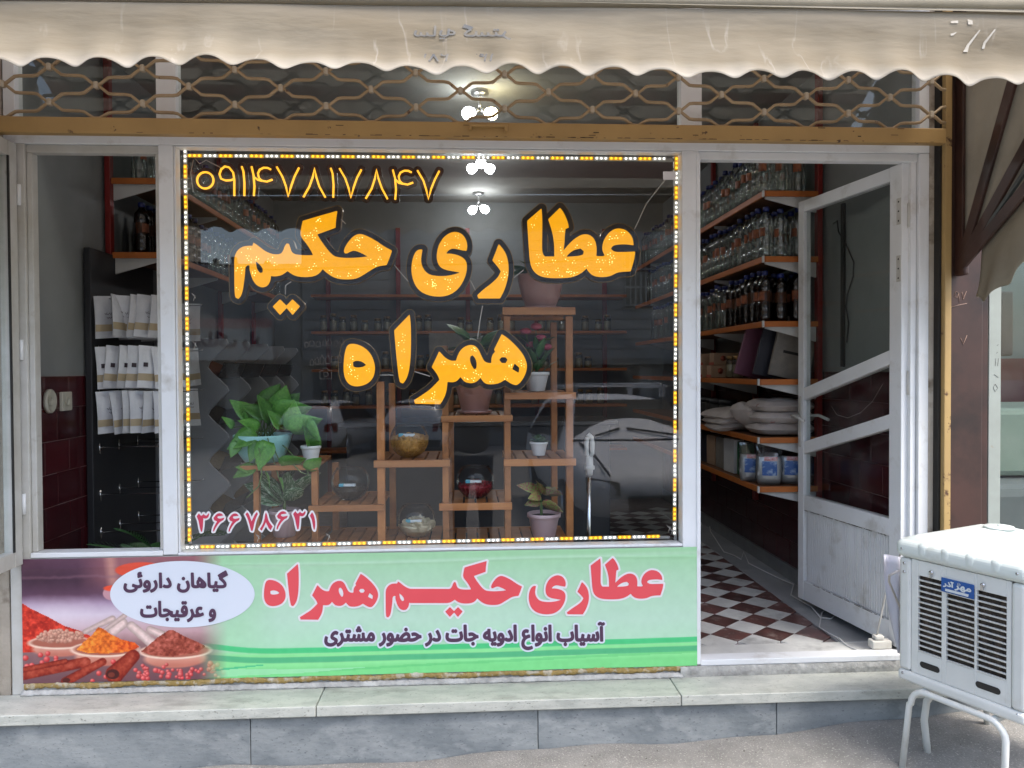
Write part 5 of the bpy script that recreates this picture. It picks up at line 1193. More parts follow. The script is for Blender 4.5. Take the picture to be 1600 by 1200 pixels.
# ------------------------------------------------------------------ wooden plant stand
random.seed(33)
st = thing('plant_stand', 'stepped wooden plant stand with slatted shelves behind the big pane', 'plant stand', (-.2, .26, FZ))
YF, YK = .12, .42
def post(px0, px1, pyt, y, zb_=FZ, shade=1):
    a, b = at(px0, pyt, y).x, at(px1, pyt, y).x; z = at((px0+px1)/2, pyt, y).z
    MB().box((a, y, zb_), (b, y+.03, z)).build('post', wood, st, bevel=.002)
def shelf(px0, px1, pyt, pyb, z_ext=0):
    a, b = at(px0, pyt, YF-.012), at(px1, pyt, YF-.012); zt = at((px0+px1)/2, pyt, YF-.012).z; zb_ = at((px0+px1)/2, pyb, YF-.012).z
    MB().box((a.x, YF-.018, zb_), (b.x, YF-.0005, zt)).build('front_rail', wood_x, st, bevel=.002)
    MB().box((a.x+.01, YK+.0305, zb_), (b.x-.01, YK+.05, zt)).build('back_rail', wood_x, st, bevel=.002)
    n = max(3, int((b.x-a.x)/.047)); wd_ = (b.x-a.x-.01)/n
    for k in range(n):
        MB().box((a.x+.005+k*wd_+.004, YF+.0005, zt-.016), (a.x+.005+(k+1)*wd_-.004, YK+.03, zt-.001-.0015*random.random())).build('slat', wood, st, bevel=.0015, seg=1)
    return (a.x+b.x)/2, zt
for x0, x1, yt in ((395, 404, 736), (486, 496, 736), (588, 600, 596), (690, 700, 540), (787, 797, 494), (884, 895, 494)):
    post(x0, x1, yt, YF)
for x0, x1, yt in ((396, 405, 736), (500, 510, 736), (597, 608, 600), (697, 706, 545), (793, 803, 496), (874, 884, 496)):
    a = at(x0, yt, YF).x; MB().box((a-.004, YK, FZ), (a+.024, YK+.03, at(x0, yt, YF).z-.002)).build('post', wood, st, bevel=.002)
S = {}
for nm, x0, x1, yt, yb_ in (('plants', 375, 497, 727, 735), ('seeds', 482, 600, 789, 799), ('ginger', 584, 703, 719, 730), ('rose', 689, 801, 649, 659), ('berries', 686, 800, 786, 797), ('flower', 788, 900, 613, 624), ('succulent', 787, 900, 717, 728), ('top', 785, 899, 480, 492), ('base_a', 395, 497, 850, 858), ('base_b', 497, 690, 850, 858), ('base_c', 690, 895, 850, 858)):
    S[nm] = shelf(x0, x1, yt, yb_)
# ------------------------------------------------------------------ pots
def leaf_mesh(shape_, L_, W_, fold=.25, bend=.3, n=7):
    """leaf along +X from the origin, tip at L_"""
    b = MB(); rows = []
    for i in range(n+1):
        t = i/n
        if shape_ == 'heart': w_ = W_*(math.sin(math.pi*min(1, (t*.93+.07))**.62))*(1 if t < .97 else .2)
        elif shape_ == 'oval': w_ = W_*math.sin(math.pi*t**.8)**.8
        else: w_ = W_*math.sin(math.pi*(.1+.9*t)**.7)
        x = t*L_; z = -bend*L_*t*t
        rows.append([(x, -w_, z+fold*w_), (x, -w_*.5, z+fold*w_*.35), (x, 0, z), (x, w_*.5, z+fold*w_*.35), (x, w_, z+fold*w_)])
    b.grid(rows); return b
def pot(name, label, c, r, h, m, style='flared', saucer=False, group=None, soil=True):
    t = thing(name, label, 'potted plant', c, group); c = Vector(c)
    if style == 'flared': prof = [(r*.62, 0), (r*.66, .004), (r*.9, h*.8), (r*.92, h*.82), (r, h*.83), (r*1.0, h*.98), (r*.96, h), (r*.9, h*.99), (r*.86, h*.8), (0, h*.8)]
    elif style == 'bowl': prof = [(r*.55, 0), (r*.62, .004), (r*.8, h*.3), (r*.93, h*.65), (r, h*.96), (r, h), (r*.94, h), (r*.88, h*.7), (0, h*.7)]
    else: prof = [(r*.7, 0), (r*.72, .004), (r*.88, h*.82), (r, h*.84), (r*1.02, h*.97), (r, h), (r*.93, h), (r*.86, h*.82), (0, h*.82)]
    s0 = .008 if saucer else 0
    b = MB(); b.lathe(prof, 40, c+Vector((0, 0, s0)), 0, .012 if style != 'bowl' else .014, 20); b.build('pot', m, t)
    if saucer: MB().lathe([(r*.7, 0), (r*.82, .003), (r*.9, .014), (r*.86, .014), (r*.72, .0075), (0, .0075)], 28, c).build('saucer', m, t)
    if soil: MB().lathe([(r*.87, h*.86), (r*.5, h*.89), (0, h*.9)], 20, c+Vector((0, 0, s0))).build('soil', soil_m, t)
    return t, c+Vector((0, 0, h*.88+s0))
class Leaves:
    def __init__(s, t, mesh_b, m, name='leaf'): s.t = t; s.first = mesh_b.build(name, m, None, solid=.0006); s.n = 0
    def put(s, p, az, el, roll=0, scale=1):
        """leaf base at p, pointing azimuth az (0 = +X), elevation el"""
        M = Matrix.Translation(Vector(p)-WLOC[s.t.name]) @ Matrix.Rotation(az, 4, 'Z') @ Matrix.Rotation(-el, 4, 'Y') @ Matrix.Rotation(roll, 4, 'X') @ Matrix.Diagonal((scale, scale, scale, 1))
        if s.n == 0: o = s.first; o.parent = s.t; o.matrix_local = M
        else: o = copy_part(s.first, s.t, M)
        s.n += 1; return o
    def face(s, base, tip, roll=0, scale=None, L_=1.0):
        d = Vector(tip)-Vector(base); az = math.atan2(d.y, d.x); el = math.atan2(d.z, math.hypot(d.x, d.y)); return s.put(base, az, el, roll, (d.length/L_) if scale is None else scale)
# pothos in the teal bowl
zt = S['plants'][1]
tp = at(414, 724, .27); t, c = pot('potted_plant', 'trailing heart leaved plant in a ribbed teal bowl on the low shelf', (tp.x, .24, zt), .12, .118, pot_teal, 'bowl')
lv = Leaves(t, leaf_mesh('heart', 1.0, .36, .22, .12), leaf_m)
stems = MB()
def front(px, py, y): return at(px, py, y)
# hand placed leaves: base pixel -> tip pixel at a depth, as they stand in the window
for bx_, by_, tx, ty, y, rl in ((452,672,463,622,.16,1.2),(452,672,505,650,.17,.9),(440,668,420,640,.2,1.2),(425,660,405,615,.24,1.1),(405,668,372,655,.19,.9),(400,676,352,700,.15,.9),(430,655,450,600,.26,1.2),(418,650,378,632,.25,1.0),(435,648,470,612,.28,1.2),(395,655,360,622,.28,1.0),(410,640,440,598,.3,1.3),(476,660,505,690,.15,1.1),(405,690,388,722,.12,.7),(420,690,402,735,.11,.8),(440,728,480,712,.1,.7),(480,735,503,712,.1,.8),(430,650,490,632,.26,1.0),(415,655,395,640,.3,.8),(398,730,362,745,.11,.8),(396,735,368,728,.12,.8),(436,748,446,770,.1,1.2),(415,740,425,765,.11,1.1),(365,668,348,650,.2,1),(380,665,385,640,.27,1.1),(448,640,420,620,.29,1.1),(372,690,360,715,.14,.9)):
    lv.face(front(bx_, by_, y), front(tx, ty, y-.03), rl*random.choice((1, 1, -1)) if False else -rl, None)
    stems.tube([c+Vector((random.uniform(-.05, .05), random.uniform(-.04, .04), -.01)), (c+Vector(front(bx_, by_, y)))/2+Vector((0, 0, .03)), front(bx_, by_, y)], .0025, 5)
for q in ([(404,700),(408,716),(409,740),(404,760),(385,778)], [(455,722),(470,738),(482,742),(480,735)]): stems.tube([at(x, y, .1) for x, y in q], .0028, 5)
stems.build('stems', stem_m, t)
# small white pot beside it
wp = at(486, 722, .2); t, c = pot('potted_plant', 'small white pot with a single broad leaf plant beside the teal bowl', (wp.x, .2, zt), .043, .072, pot_white, 'flared')
lv2 = Leaves(t, leaf_mesh('heart', 1.0, .4, .2, .1), leaf_m); lv2.face(c, c+Vector((-.02, -.03, .125)), -1.2); lv2.face(c, c+Vector((.05, -.03, .05)), -1.0)
MB().tube([c+Vector((0, 0, -.01)), c+Vector((-.004, -.004, .03))], .003, 5).build('stem', stem_m, t)
# veined plant in the lilac pot low down
q = at(445, 846, .27); t, c = pot('potted_plant', 'white veined dark leaf plant in a lilac pot behind the number sticker', (q.x, .27, S['base_a'][1]), .068, .115, pot_pink, 'flared')
lv3 = Leaves(t, leaf_mesh('oval', 1.0, .26, .15, .2), leaf_vein)
for dx, dy, dz, rl in ((-.14, -.06, .15, -.9), (-.08, -.1, .2, -1.0), (.06, -.08, .2, -1.1), (.1, -.06, .13, -.8), (-.1, -.06, .07, -.9), (.02, .05, .23, -.6), (.0, -.11, .14, -1.2), (.13, .03, .19, -.7)):
    lv3.face(c+Vector((0, 0, .05)), c+Vector((dx, dy, dz)), rl)
MB().tube([c+Vector((0, 0, -.02)), c+Vector((0, 0, .07))], [.008, .006], 8).build('stem', stem_m, t)
# fern by the open window
q = at(248, 850, .45); t, c = pot('potted_fern', 'dark green fern fronds reaching past the white post at the open window', (q.x-.02, .48, .3), .07, .1, pot_white, 'flared')
frond = MB(); n = 15
for i in range(n):
    x = .18+.82*i/n; L_ = .2*math.sin(math.pi*(.12+.86*i/n))**.8; z = -.35*x*x
    for s_ in (1, -1):
        frond.add([(x, 0, z), (x+.035+L_*.35, s_*L_*.55, z-.01), (x+.05+L_*.5, s_*L_, z-.04), (x+.03, s_*L_*.5, z-.02)], [(0, 1, 2, 3) if s_ > 0 else (3, 2, 1, 0)])
frond.tube([(0, 0, 0), (.3, 0, -.03), (.6, 0, -.126), (1, 0, -.35)], .006, 4)
fl = Leaves(t, frond, leaf_d, 'frond')
for k in range(18):
    a = k*2.4; e = .25+.6*random.random(); fl.put(c+Vector((0, 0, -.01)), a, e, 0, random.uniform(.2, .31))
for px, py, y in ((203, 806, .36), (214, 846, .34), (272, 812, .4), (330, 800, .4), (318, 848, .36)):
    p = at(px, py, y); fl.face(c+Vector((0, 0, .05)), p, 0, None)
# tall shelf: rose pot behind the letters, with trailing plant
q = at(845, 478, .27); t, c = pot('potted_plant', 'rose coloured pot on the tallest shelf, half hidden by the yellow letters', (q.x, .27, S['top'][1]), .1, .145, pot_rose, 'bowl', True)
lv4 = Leaves(t, leaf_mesh('heart', 1.0, .33, .2, .2), leaf_d)
for k in range(22):
    a = k*2.4; r_ = .06+.1*random.random(); lv4.put(c+Vector((.05*math.cos(a), .05*math.sin(a), random.uniform(0, .1))), a, random.uniform(-.2, .9), random.uniform(-.4, .4), random.uniform(.07, .12))
q = at(742, 645, .27); t, c = pot('potted_plant', 'rose coloured pot on a saucer under the lower yellow letters', (q.x, .27, S['rose'][1]), .088, .125, pot_rose, 'flared', True)
lv5 = Leaves(t, leaf_mesh('oval', 1.0, .26, .2, .2), leaf_d)
for k in range(24):
    a = k*2.4; lv5.put(c+Vector((.03*math.cos(a), .03*math.sin(a), .02+.008*k)), a, random.uniform(.1, 1.0), random.uniform(-.4, .4), random.uniform(.09, .15))
MB().tube([c+Vector((0, 0, -.02)), c+Vector((0, 0, .2))], .006, 6).build('stem', stem_m, t)
q = at(838, 612, .27); t, c = pot('potted_plant', 'white pot with pink flowers on the shelf beside the lower yellow letters', (q.x, .27, S['flower'][1]), .058, .085, pot_white, 'flared')
lv6 = Leaves(t, leaf_mesh('oval', 1.0, .2, .2, .2), leaf_d)
for k in range(20):
    a = k*2.4; lv6.put(c+Vector((.02*math.cos(a), .02*math.sin(a), .01*k*.7)), a, random.uniform(.3, 1.3), 0, random.uniform(.06, .11))
for k, (dx, dz) in enumerate(((.02, .16), (-.02, .13), (.045, .12), (-.045, .19), (.0, .21))):
    b = MB(); b.ball(c+Vector((dx, random.uniform(-.03, .03), dz)), .022, 8, 5, 0, (1.2, 1.2, .7)); b.build('flower', flower_m, t); MB().tube([c, c+Vector((dx*.6, 0, dz*.5)), c+Vector((dx, 0, dz-.01))], .002, 5).build('stem', stem_m, t)
q = at(842, 712, .24); t, c = pot('potted_succulent', 'little white pot holding a green rosette succulent', (q.x, .24, S['succulent'][1]), .04, .06, pot_white, 'flared')
lv7 = Leaves(t, leaf_mesh('oval', 1.0, .3, .5, -.15, 5), succ_m)
for k in range(26):
    f_ = k/26; lv7.put(c+Vector((0, 0, -.003+.018*f_)), k*2.4, .1+1.25*f_, 0, .052*(1-.55*f_))
q = at(850, 842, .24); t, c = pot('potted_plant', 'red and green coleus in a lilac pot at the foot of the stand', (q.x, .24, S['base_c'][1]), .073, .105, pot_pink, 'flared')
lv8 = Leaves(t, leaf_mesh('oval', 1.0, .27, .15, .35), leaf_red)
MB().tube([c+Vector((-.01, 0, -.02)), c+Vector((-.012, 0, .05)), c+Vector((-.018, 0, .1))], [.007, .006, .004], 8).build('stem', stem_m, t)
for dx, dy, dz, b0, rl in ((-.1, -.03, .155, .1, -.9), (.085, -.03, .12, .1, -1.0), (-.05, -.08, .1, .09, -1.1), (.09, -.05, .05, .05, -1.0), (.025, -.07, .13, .1, -1.2), (-.03, .06, .15, .1, -.4), (.05, .05, .14, .09, -.4), (-.015, -.05, .175, .1, -1.0), (-.07, -.06, .07, .06, -1.0)):
    lv8.face(c+Vector((-.014, 0, b0)), c+Vector((dx, dy, dz)), rl)
# ------------------------------------------------------------------ glass bowls of herbs and spices
def bowl(label, px, py, y, z, r, fill, m, kind, seed, glint=True):
    q = at(px, py, y); c = Vector((q.x, y, z)); t = thing('glass_bowl', label, 'glass bowl', c); cz = c+Vector((0, 0, r*.93))
    prof = [(0, -.93)] + [(math.sin(a), -math.cos(a)) for a in np.linspace(.38, 2.35, 22)]
    MB().lathe([(r*a, r*b) for a, b in prof][1:], 36, cz).build('bowl', bowl_glass, t)
    MB().tube([cz+Vector((r*.711*math.cos(a), r*.711*math.sin(a), r*.703)) for a in np.linspace(0, 2*math.pi, 33)], .0025, 6).build('rim', bowl_glass, t)
    r_ = random.Random(seed); b = MB(); n = 0
    # body of the heap, then the loose pieces that show at the glass and on top
    b.lathe([(r*.9*math.sin(a), -r*.93*math.cos(a)) for a in np.linspace(.0, math.acos(-(fill-1)) if fill < 1 else math.pi/2, 9)][1:]+[(0, r*(fill-1)+.012)], 24, cz)
    zt_ = r*(fill-1)
    for _ in range({'root': 420, 'slice': 150, 'berry': 420, 'seed': 420}[kind]):
        th = r_.random()*6.283
        if r_.random() < .62:
            zz = -r*.93+(zt_+r*.93)*r_.random(); rr = math.sqrt(max(0, (r*.93)**2-zz*zz))
        else: rr = math.sqrt(r_.random())*math.sqrt(max(0, r*r*.86-zt_*zt_)); zz = zt_+.008*r_.random()+.02*(1-rr/r)
        p = cz+Vector((rr*math.cos(th), rr*math.sin(th), zz))
        ax = Vector((r_.uniform(-1, 1), r_.uniform(-1, 1), r_.uniform(-1, 1))); rad = (p-cz).normalized(); ax = (ax-rad*ax.dot(rad)*.9).normalized(); bx_ = ax.cross(Vector((.3, .5, .8))).normalized(); cx_ = ax.cross(bx_)
        s_ = {'root': (.011, .0056, .0056), 'slice': (.014, .01, .002), 'berry': (.0035, .003, .003), 'seed': (.003, .0018, .0018)}[kind]; k_ = r_.uniform(.7, 1.25)
        l = [Vector((a*s_[0], d*s_[1], e*s_[2]))*k_ for a, d, e in ((-1, 0, 0), (-.4, 1, 0), (-.4, 0, 1), (-.4, -1, 0), (-.4, 0, -1), (.5, .9, .1), (.5, .1, .9), (.5, -.9, 0), (.5, 0, -.9), (1, 0, 0))]
        b.add([p+ax*v.x+bx_*v.y+cx_*v.z for v in l], [(0,2,1),(0,3,2),(0,4,3),(0,1,4),(1,2,6,5),(2,3,7,6),(3,4,8,7),(4,1,5,8),(9,5,6),(9,6,7),(9,7,8),(9,8,5)])
    b.build({'root': 'dried_roots', 'slice': 'dried_slices', 'berry': 'dried_berries', 'seed': 'seeds'}[kind], m, t, kind='stuff')
    if glint:
        o = cz+Vector((-.01, -.03, zt_+.017)); k = MB(); k.box(o+Vector((-.03, -.014, -.002)), o+Vector((.036, .014, .009)), 0); k.build('sky_glint', glint_w, t, bevel=.004); MB().box(o+Vector((-.034, -.016, -.003)), o+Vector((-.012, .013, .011))).build('sky_glint_blue', glint_b, t, bevel=.004)  # white and blue blocks stand in for the sky reflection inside the bowl
bowl('round glass bowl of golden brown root pieces', 640, 712, .24, S['ginger'][1], .083, .98, ginger_m, 'root', 1)
bowl('round glass bowl with a shallow layer of dark seeds', 548, 786, .25, S['seeds'][1], .083, .62, seed_m, 'seed', 2)
bowl('round glass bowl of dark red dried berries', 743, 783, .25, S['berries'][1], .083, .72, berry_m, 'berry', 3)
bowl('round glass bowl of pale dried slices standing lowest', 651, 846, .24, S['base_b'][1], .083, .72, slice_m, 'slice', 4)
# ------------------------------------------------------------------ folding awning over the front
aw = thing('awning', 'beige scalloped fabric awning with brown striped folding sides above the shop', 'awning', (0, -.45, 2.2))
random.seed(44)
YA = -1.0; XA0, XA1 = -1.98, 2.0; ZP = 1.665; YP = -.07
ZB = at(800, 8, YA).z; arm = Vector((0, YA-YP, ZB-ZP)); RA = arm.length; ANG = math.atan2(YP-YA, ZB-ZP)
def zval(x):
    """pixel measured lower edge of the valance along x"""
    return None
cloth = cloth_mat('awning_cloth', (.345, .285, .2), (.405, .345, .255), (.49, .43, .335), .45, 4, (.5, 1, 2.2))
n_ = cloth.node_tree.nodes; L_ = cloth.node_tree.links
# hem catching sky light and pale wrinkle lines, both painted into the valance colour
b_ = n_['Principled BSDF']; src = b_.inputs['Base Color'].links[0].from_socket
tc = n_.new('ShaderNodeTexCoord'); sx = n_.new('ShaderNodeSeparateXYZ'); L_.new(tc.outputs['Object'], sx.inputs[0])
def mixc(fac, A_, c_):
    x = n_.new('ShaderNodeMix'); x.data_type = 'RGBA'; L_.new(fac, x.inputs[0]); L_.new(A_, x.inputs[6]); x.inputs[7].default_value = (*c_, 1); return x.outputs[2]
def mrange(v, a, b, c=0, d=1):
    m_ = n_.new('ShaderNodeMapRange'); m_.inputs[1].default_value = a; m_.inputs[2].default_value = b; m_.inputs[3].default_value = c; m_.inputs[4].default_value = d; L_.new(v, m_.inputs[0]); return m_.outputs[0]
def mth(op, A_, B_):
    m_ = n_.new('ShaderNodeMath'); m_.operation = op
    for k_, v in enumerate((A_, B_)):
        if isinstance(v, (int, float)): m_.inputs[k_].default_value = v
        else: L_.new(v, m_.inputs[k_])
    return m_.outputs[0]
mp_ = n_.new('ShaderNodeMapping'); mp_.inputs['Scale'].default_value = (1, 1, .16); L_.new(tc.outputs['Object'], mp_.inputs[0])
nz = n_.new('ShaderNodeTexNoise'); nz.inputs['Scale'].default_value = 5.5; nz.inputs['Detail'].default_value = 5; L_.new(mp_.outputs[0], nz.inputs['Vector'])
nb = n_.new('ShaderNodeTexNoise'); nb.inputs['Scale'].default_value = 6; nb.inputs['Detail'].default_value = 4; L_.new(tc.outputs['Object'], nb.inputs['Vector'])
line = mrange(mth('ABSOLUTE', mth('SUBTRACT', nz.outputs[0], .5), 0), .012, 0.0, 0, 1); line = mth('MULTIPLY', line, mrange(nb.outputs[0], .5, .62, 0, .7))
col_ = mixc(line, src, (.56, .5, .42))
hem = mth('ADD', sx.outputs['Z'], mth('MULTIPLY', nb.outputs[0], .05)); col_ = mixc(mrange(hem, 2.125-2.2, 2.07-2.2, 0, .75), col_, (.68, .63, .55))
top_ = mrange(hem, 2.215-2.2, 2.255-2.2, 0, .55); col_ = mixc(top_, col_, (.36, .315, .25))
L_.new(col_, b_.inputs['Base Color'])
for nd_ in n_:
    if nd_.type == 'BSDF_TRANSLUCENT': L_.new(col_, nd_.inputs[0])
brown_cloth = cloth_mat('awning_brown', (.13, .06, .045), (.1, .045, .038), (.16, .08, .06), .45)
cream_cloth = cloth_mat('awning_cream', (.42, .38, .3), (.36, .325, .255), (.47, .43, .35), .5)
side_cloth_m = cloth_mat('awning_side', (.29, .262, .21), (.235, .21, .165), (.33, .3, .24), .1)
valance_side = cloth_mat('awning_side_valance', (.3, .265, .205), (.24, .21, .16), (.36, .32, .25), .15)
per = .133; nx_ = 520; nz_ = 22; Pv = []
zb0 = at(0, 110.5, YA).z; zb1 = at(1600, 141, YA).z; xb0 = at(0, 108.5, YA).x; xb1 = at(1600, 139, YA).x
zt0 = at(0, 2, YA).z; zt1 = at(1600, 20, YA).z
def vy(x, z, v):
    y = YA+.006*math.sin(x*5+1)*v+.004*math.sin(x*13+2*v)*v-.012*v-.035*v**4+.006*math.sin(x*41)*v*v+.0025*math.sin(z*40+x*3)
    y += .0016*math.sin(x*9+z*31)*math.sin(x*3.1)
    return y+.022*max(0, (x-1.25)/.8)*math.sin((x-1.2)*6-(z-2.1)*14)*v
def on_valance(p, d=.003):
    q_ = at(p[0], p[1], YA-.01)
    for _ in range(3):
        f_ = (q_.x-xb0)/(xb1-xb0); v_ = (q_.z-(zt0+(zt1-zt0)*f_))/((zb0-zt0)+((zb1-zt1)-(zb0-zt0))*f_); q_ = at(p[0], p[1], vy(q_.x, q_.z, v_)-d)
    return q_
for j in range(nz_+1):
    v = j/nz_; row = []
    for i in range(nx_+1):
        x = XA0+(XA1-XA0)*i/nx_; f_ = (x-xb0)/(xb1-xb0); zlo = zb0+(zb1-zb0)*f_; zhi = zt0+(zt1-zt0)*f_
        ph = (x-at(48, 100, YA).x)/per*2*math.pi; sc_ = .5-.5*math.cos(ph+.35*math.sin(ph)); zlo += .021*(1-sc_)*0+.022*sc_*1.0
        zlo += .004*math.sin(x*7.1)+.003*math.sin(x*17)
        z = zhi+(zlo-zhi)*v
        yv = vy(x, z, v)
        row.append((x, yv, z))
    Pv.append(row)
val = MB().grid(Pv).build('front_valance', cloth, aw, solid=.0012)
# faded mirrored print showing through the cloth
def aw_print(s_, bx_, raw=False, grow=.5):
    letters(MB(), text_polys(s_, bx_, True, raw), grow, 0, None, .8, winding=True, mapf=on_valance).build('faded_print', ghost_ink, aw)
aw_print('سایه گستر', (647, 38, 798, 62)); aw_print('۰۹۱۴۴۰۸۲۸۱۱', (652, 84, 796, 96), True, .2)
for q in ([(1486,33),(1497,32),(1497,36),(1486,36)], [(1512,30),(1519,32),(1520,38),(1513,38)], [(1485,53),(1495,50),(1490,55),(1486,56)], [(1530,47),(1511,70),(1505,81),(1512,81),(1514,72),(1532,47)], [(1554,46),(1537,66),(1534,76),(1538,76),(1540,68),(1556,46)]):
    letters(MB(), [np.array(q, float)], .2, 0, None, .8, mapf=on_valance).build('white_scuff', scuff_m, aw)
MB().tube([(XA0-.03, YA+.004, zt0+.012+(zt1-zt0)*0), (0, YA+.004, (zt0+zt1)/2+.018), (XA1+.03, YA+.004, zt1+.03)], .0165, 12).build('front_bar', cream_cloth, aw)
# the hood: striped cloth over a fan of hoops, from the front bar round to the wall
NS = 12
def hoop(a, x, r=None):
    r = RA if r is None else r; return Vector((x, YP-r*math.sin(a), ZP+r*math.cos(a)))
for k in range(NS):
    a0_, a1_ = .02+(ANG-.02)*k/NS, .02+(ANG-.02)*(k+1)/NS; b = MB(); P = []
    for q in range(4):
        a = a0_+(a1_-a0_)*q/3; P.append([hoop(a, XA0+(XA1-XA0)*i/24, RA+.012) for i in range(25)])
    b.grid(P); b.build('hood_cloth', brown_cloth if k % 2 == 0 else cream_cloth, aw)
for side, X in ((1, XA1), (-1, XA0)):
    angs = [.0, R(25), R(44), ANG]
    for ka, a in enumerate(angs):
        d = hoop(a, 0)-Vector((0, YP, ZP)); d.normalize(); n2 = Vector((0, d.z, -d.y)); b = MB()
        b.box((0, -.024, -.007), (RA-.01, .024, .007), 0, (Vector((X-side*.0018*ka, YP, ZP)), d, n2, Vector((side, 0, 0)))); b.build('rib', brown_m, aw, bevel=.003)
    for a0_, a1_ in zip(angs, angs[1:]):
        P = []
        for j in range(9):
            r = RA*(.01+.99*j/8); row = []
            for i in range(13):
                u = i/12; a = a0_+(a1_-a0_)*u; sag = (math.sin(math.pi*u)*.03+.006*math.sin(6*math.pi*u))*(r/RA); row.append(hoop(a, X+side*(.012+sag), r*(1-.02*math.sin(math.pi*u))))
            P.append(row)
        MB().grid(P).build('side_cloth', side_cloth_m, aw)
    d = hoop(R(51), 0)-Vector((0, YP, ZP)); d.normalize(); n2 = Vector((0, d.z, -d.y)); b = MB(); b.box((.05, -.007, -.006), (RA-.01, .007, .006), 0, (Vector((X-side*.003, YP, ZP)), d, n2, Vector((side, 0, 0)))); b.build('thin_rib', grey_cover, aw)
    MB().box((X-.012, YP-.045, ZP-.03), (X+.012, YP+.02, ZP+.05)).build('hinge_block', brown_m, aw, bevel=.008)
    # side valance below the lowest rib
    P = []
    for j in range(11):
        row = []; v = j/10
        for i in range(61):
            u = i/60; p = Vector((X, YP, ZP))+Vector((0, arm.y, arm.z))*(.13+.87*u); s_ = abs(math.sin((u*RA/.133+.25)*math.pi))
            drop = (.25+.03*math.sin(u*9)) * (min(1, .85+u*3)); zz = -v*drop+.022*s_*v*v
            row.append((X+side*(.012+.012*math.sin(u*17+v*3)*v+.008*math.sin(u*41)*v*v), p.y+.05*v*(1-u)-.01*v, p.z+zz))
        P.append(row)
    MB().grid(P).build('side_valance', valance_side, aw, solid=.0012)
# ------------------------------------------------------------------ evaporative cooler on its stand
ck = thing('evaporative_cooler', 'white evaporative air cooler with louvred side on a tubular stand by the step', 'air cooler', (1.8, -.6, -.1))
A = at(1404, 960, -.44); B = at(1596, 1010, -.82); A.z = B.z = 0
uu = (B-A).normalized(); ww = Vector((-uu.y, uu.x, 0)); 
if ww.x < 0: ww = -ww
zz = Vector((0, 0, 1)); Wd = (B-A).length+.012; Dp = .47
ZB_, ZT_ = at(1410, 1060, -.44).z, at(1398, 840, -.44).z-.046
def cf(u, w_, z): return A+uu*u+ww*w_+zz*z
AX = (A, uu, ww, zz); AXl = (A, uu, ww, zz)
def cbox(name, a, b, m=cooler_w, bev=.004, seg=2, parent=ck): 
    mb = MB(); mb.box(a, b, 0, AX)
    if (uu.cross(ww)).z < 0: mb.f = [f[::-1] for f in mb.f]
    return mb.build(name, m, parent, bevel=bev, seg=seg)
cbox('base_pan', (-.004, -.004, ZB_), (Wd+.004, Dp+.004, ZB_+.04), cooler_w, .014, 4)
h0, h1 = ZB_+.0405, ZT_-.021
for u_, w_ in ((0, 0), (Wd-.045, 0), (0, Dp-.045), (Wd-.045, Dp-.045)): cbox('corner_post', (u_, w_, h0), (u_+.045, w_+.045, h1), cooler_w, .012, 3)
# louvred side: a panel with real slots
fy0 = .006; p0, p1 = .0455, Wd-.0455; H_ = h1-h0
cols = [(.115, .30), (.395, .59), (.665, .93)]
sl = []
PW = p1-p0
def slot_panel(mk_frame, name, parent):
    b = MB(); t0, t1 = fy0, fy0+.012
    vx = [p0]; nrow = 14; zlo, zhi = h0+.075*H_/.38, h1-.05*H_/.38
    C0 = [(p0+PW*a, p0+PW*c) for a, c in ((.075, .325), (.375, .655), (.68, .955))]
    edges = [p0]+[e for c in C0 for e in c]+[p1]
    for k in range(0, len(edges)-1, 2): b.box((edges[k], t0, h0), (edges[k+1], t1, h1), 0, AX)
    ph = (zhi-zlo)/nrow
    for c in C0:
        b.box((c[0], t0, h0), (c[1], t1, zlo), 0, AX); b.box((c[0], t0, zhi), (c[1], t1, h1), 0, AX)
        for r_ in range(nrow):
            z = zlo+ph*r_
            vs = [(c[0], t0+.001, z-.0), (c[1], t0+.001, z), (c[1], t0-.003, z+ph*.27), (c[0], t0-.003, z+ph*.27), (c[0], t0+.011, z), (c[1], t0+.011, z), (c[1], t0+.009, z+ph*.27), (c[0], t0+.009, z+ph*.27)]
            vs = [AX[0]+AX[1]*a+AX[2]*w2+AX[3]*z2 for a, w2, z2 in vs]; b.hexa(vs)
    return b, C0, zlo, zhi, ph
b, C0, zlo, zhi, ph = slot_panel(None, None, None)
if (uu.cross(ww)).z < 0: b.f = [f[::-1] for f in b.f]
sp_ = b.build('louvre_panel', cooler_w, ck, bevel=.0012, seg=1)
cbox('cooling_pad', (p0+.01, fy0+.022, h0+.02), (p1-.01, fy0+.05, h1-.02), pad_m, 0)
for a, c in ((.11, .3), (.68, .9)):
    k = MB(); cu_, cz_ = p0+PW*(a+c)/2, h0+.037*H_/.38; hw = PW*(c-a)/2*.78
    pts_ = [(cu_+hw*math.copysign(1, math.cos(t))*1+.011*math.cos(t), cz_+.011*math.sin(t)) for t in np.linspace(-math.pi/2, 1.5*math.pi, 25)]
    k.add([cf(x, fy0-.0012, z) for x, z in pts_], [tuple(range(25))]); k.build('grip_slot', black_m, ck)
for a in (.22, .74):
    o = cf(p0+PW*a, fy0-.006, h1-.03*H_/.38); k = MB(); k.tube([o, o+ww*.014], .007, 8); k.box((-.003, -.004, -.017), (.003, .004, .002), 0, (o, uu, ww, zz)); k.build('latch', chrome, ck)
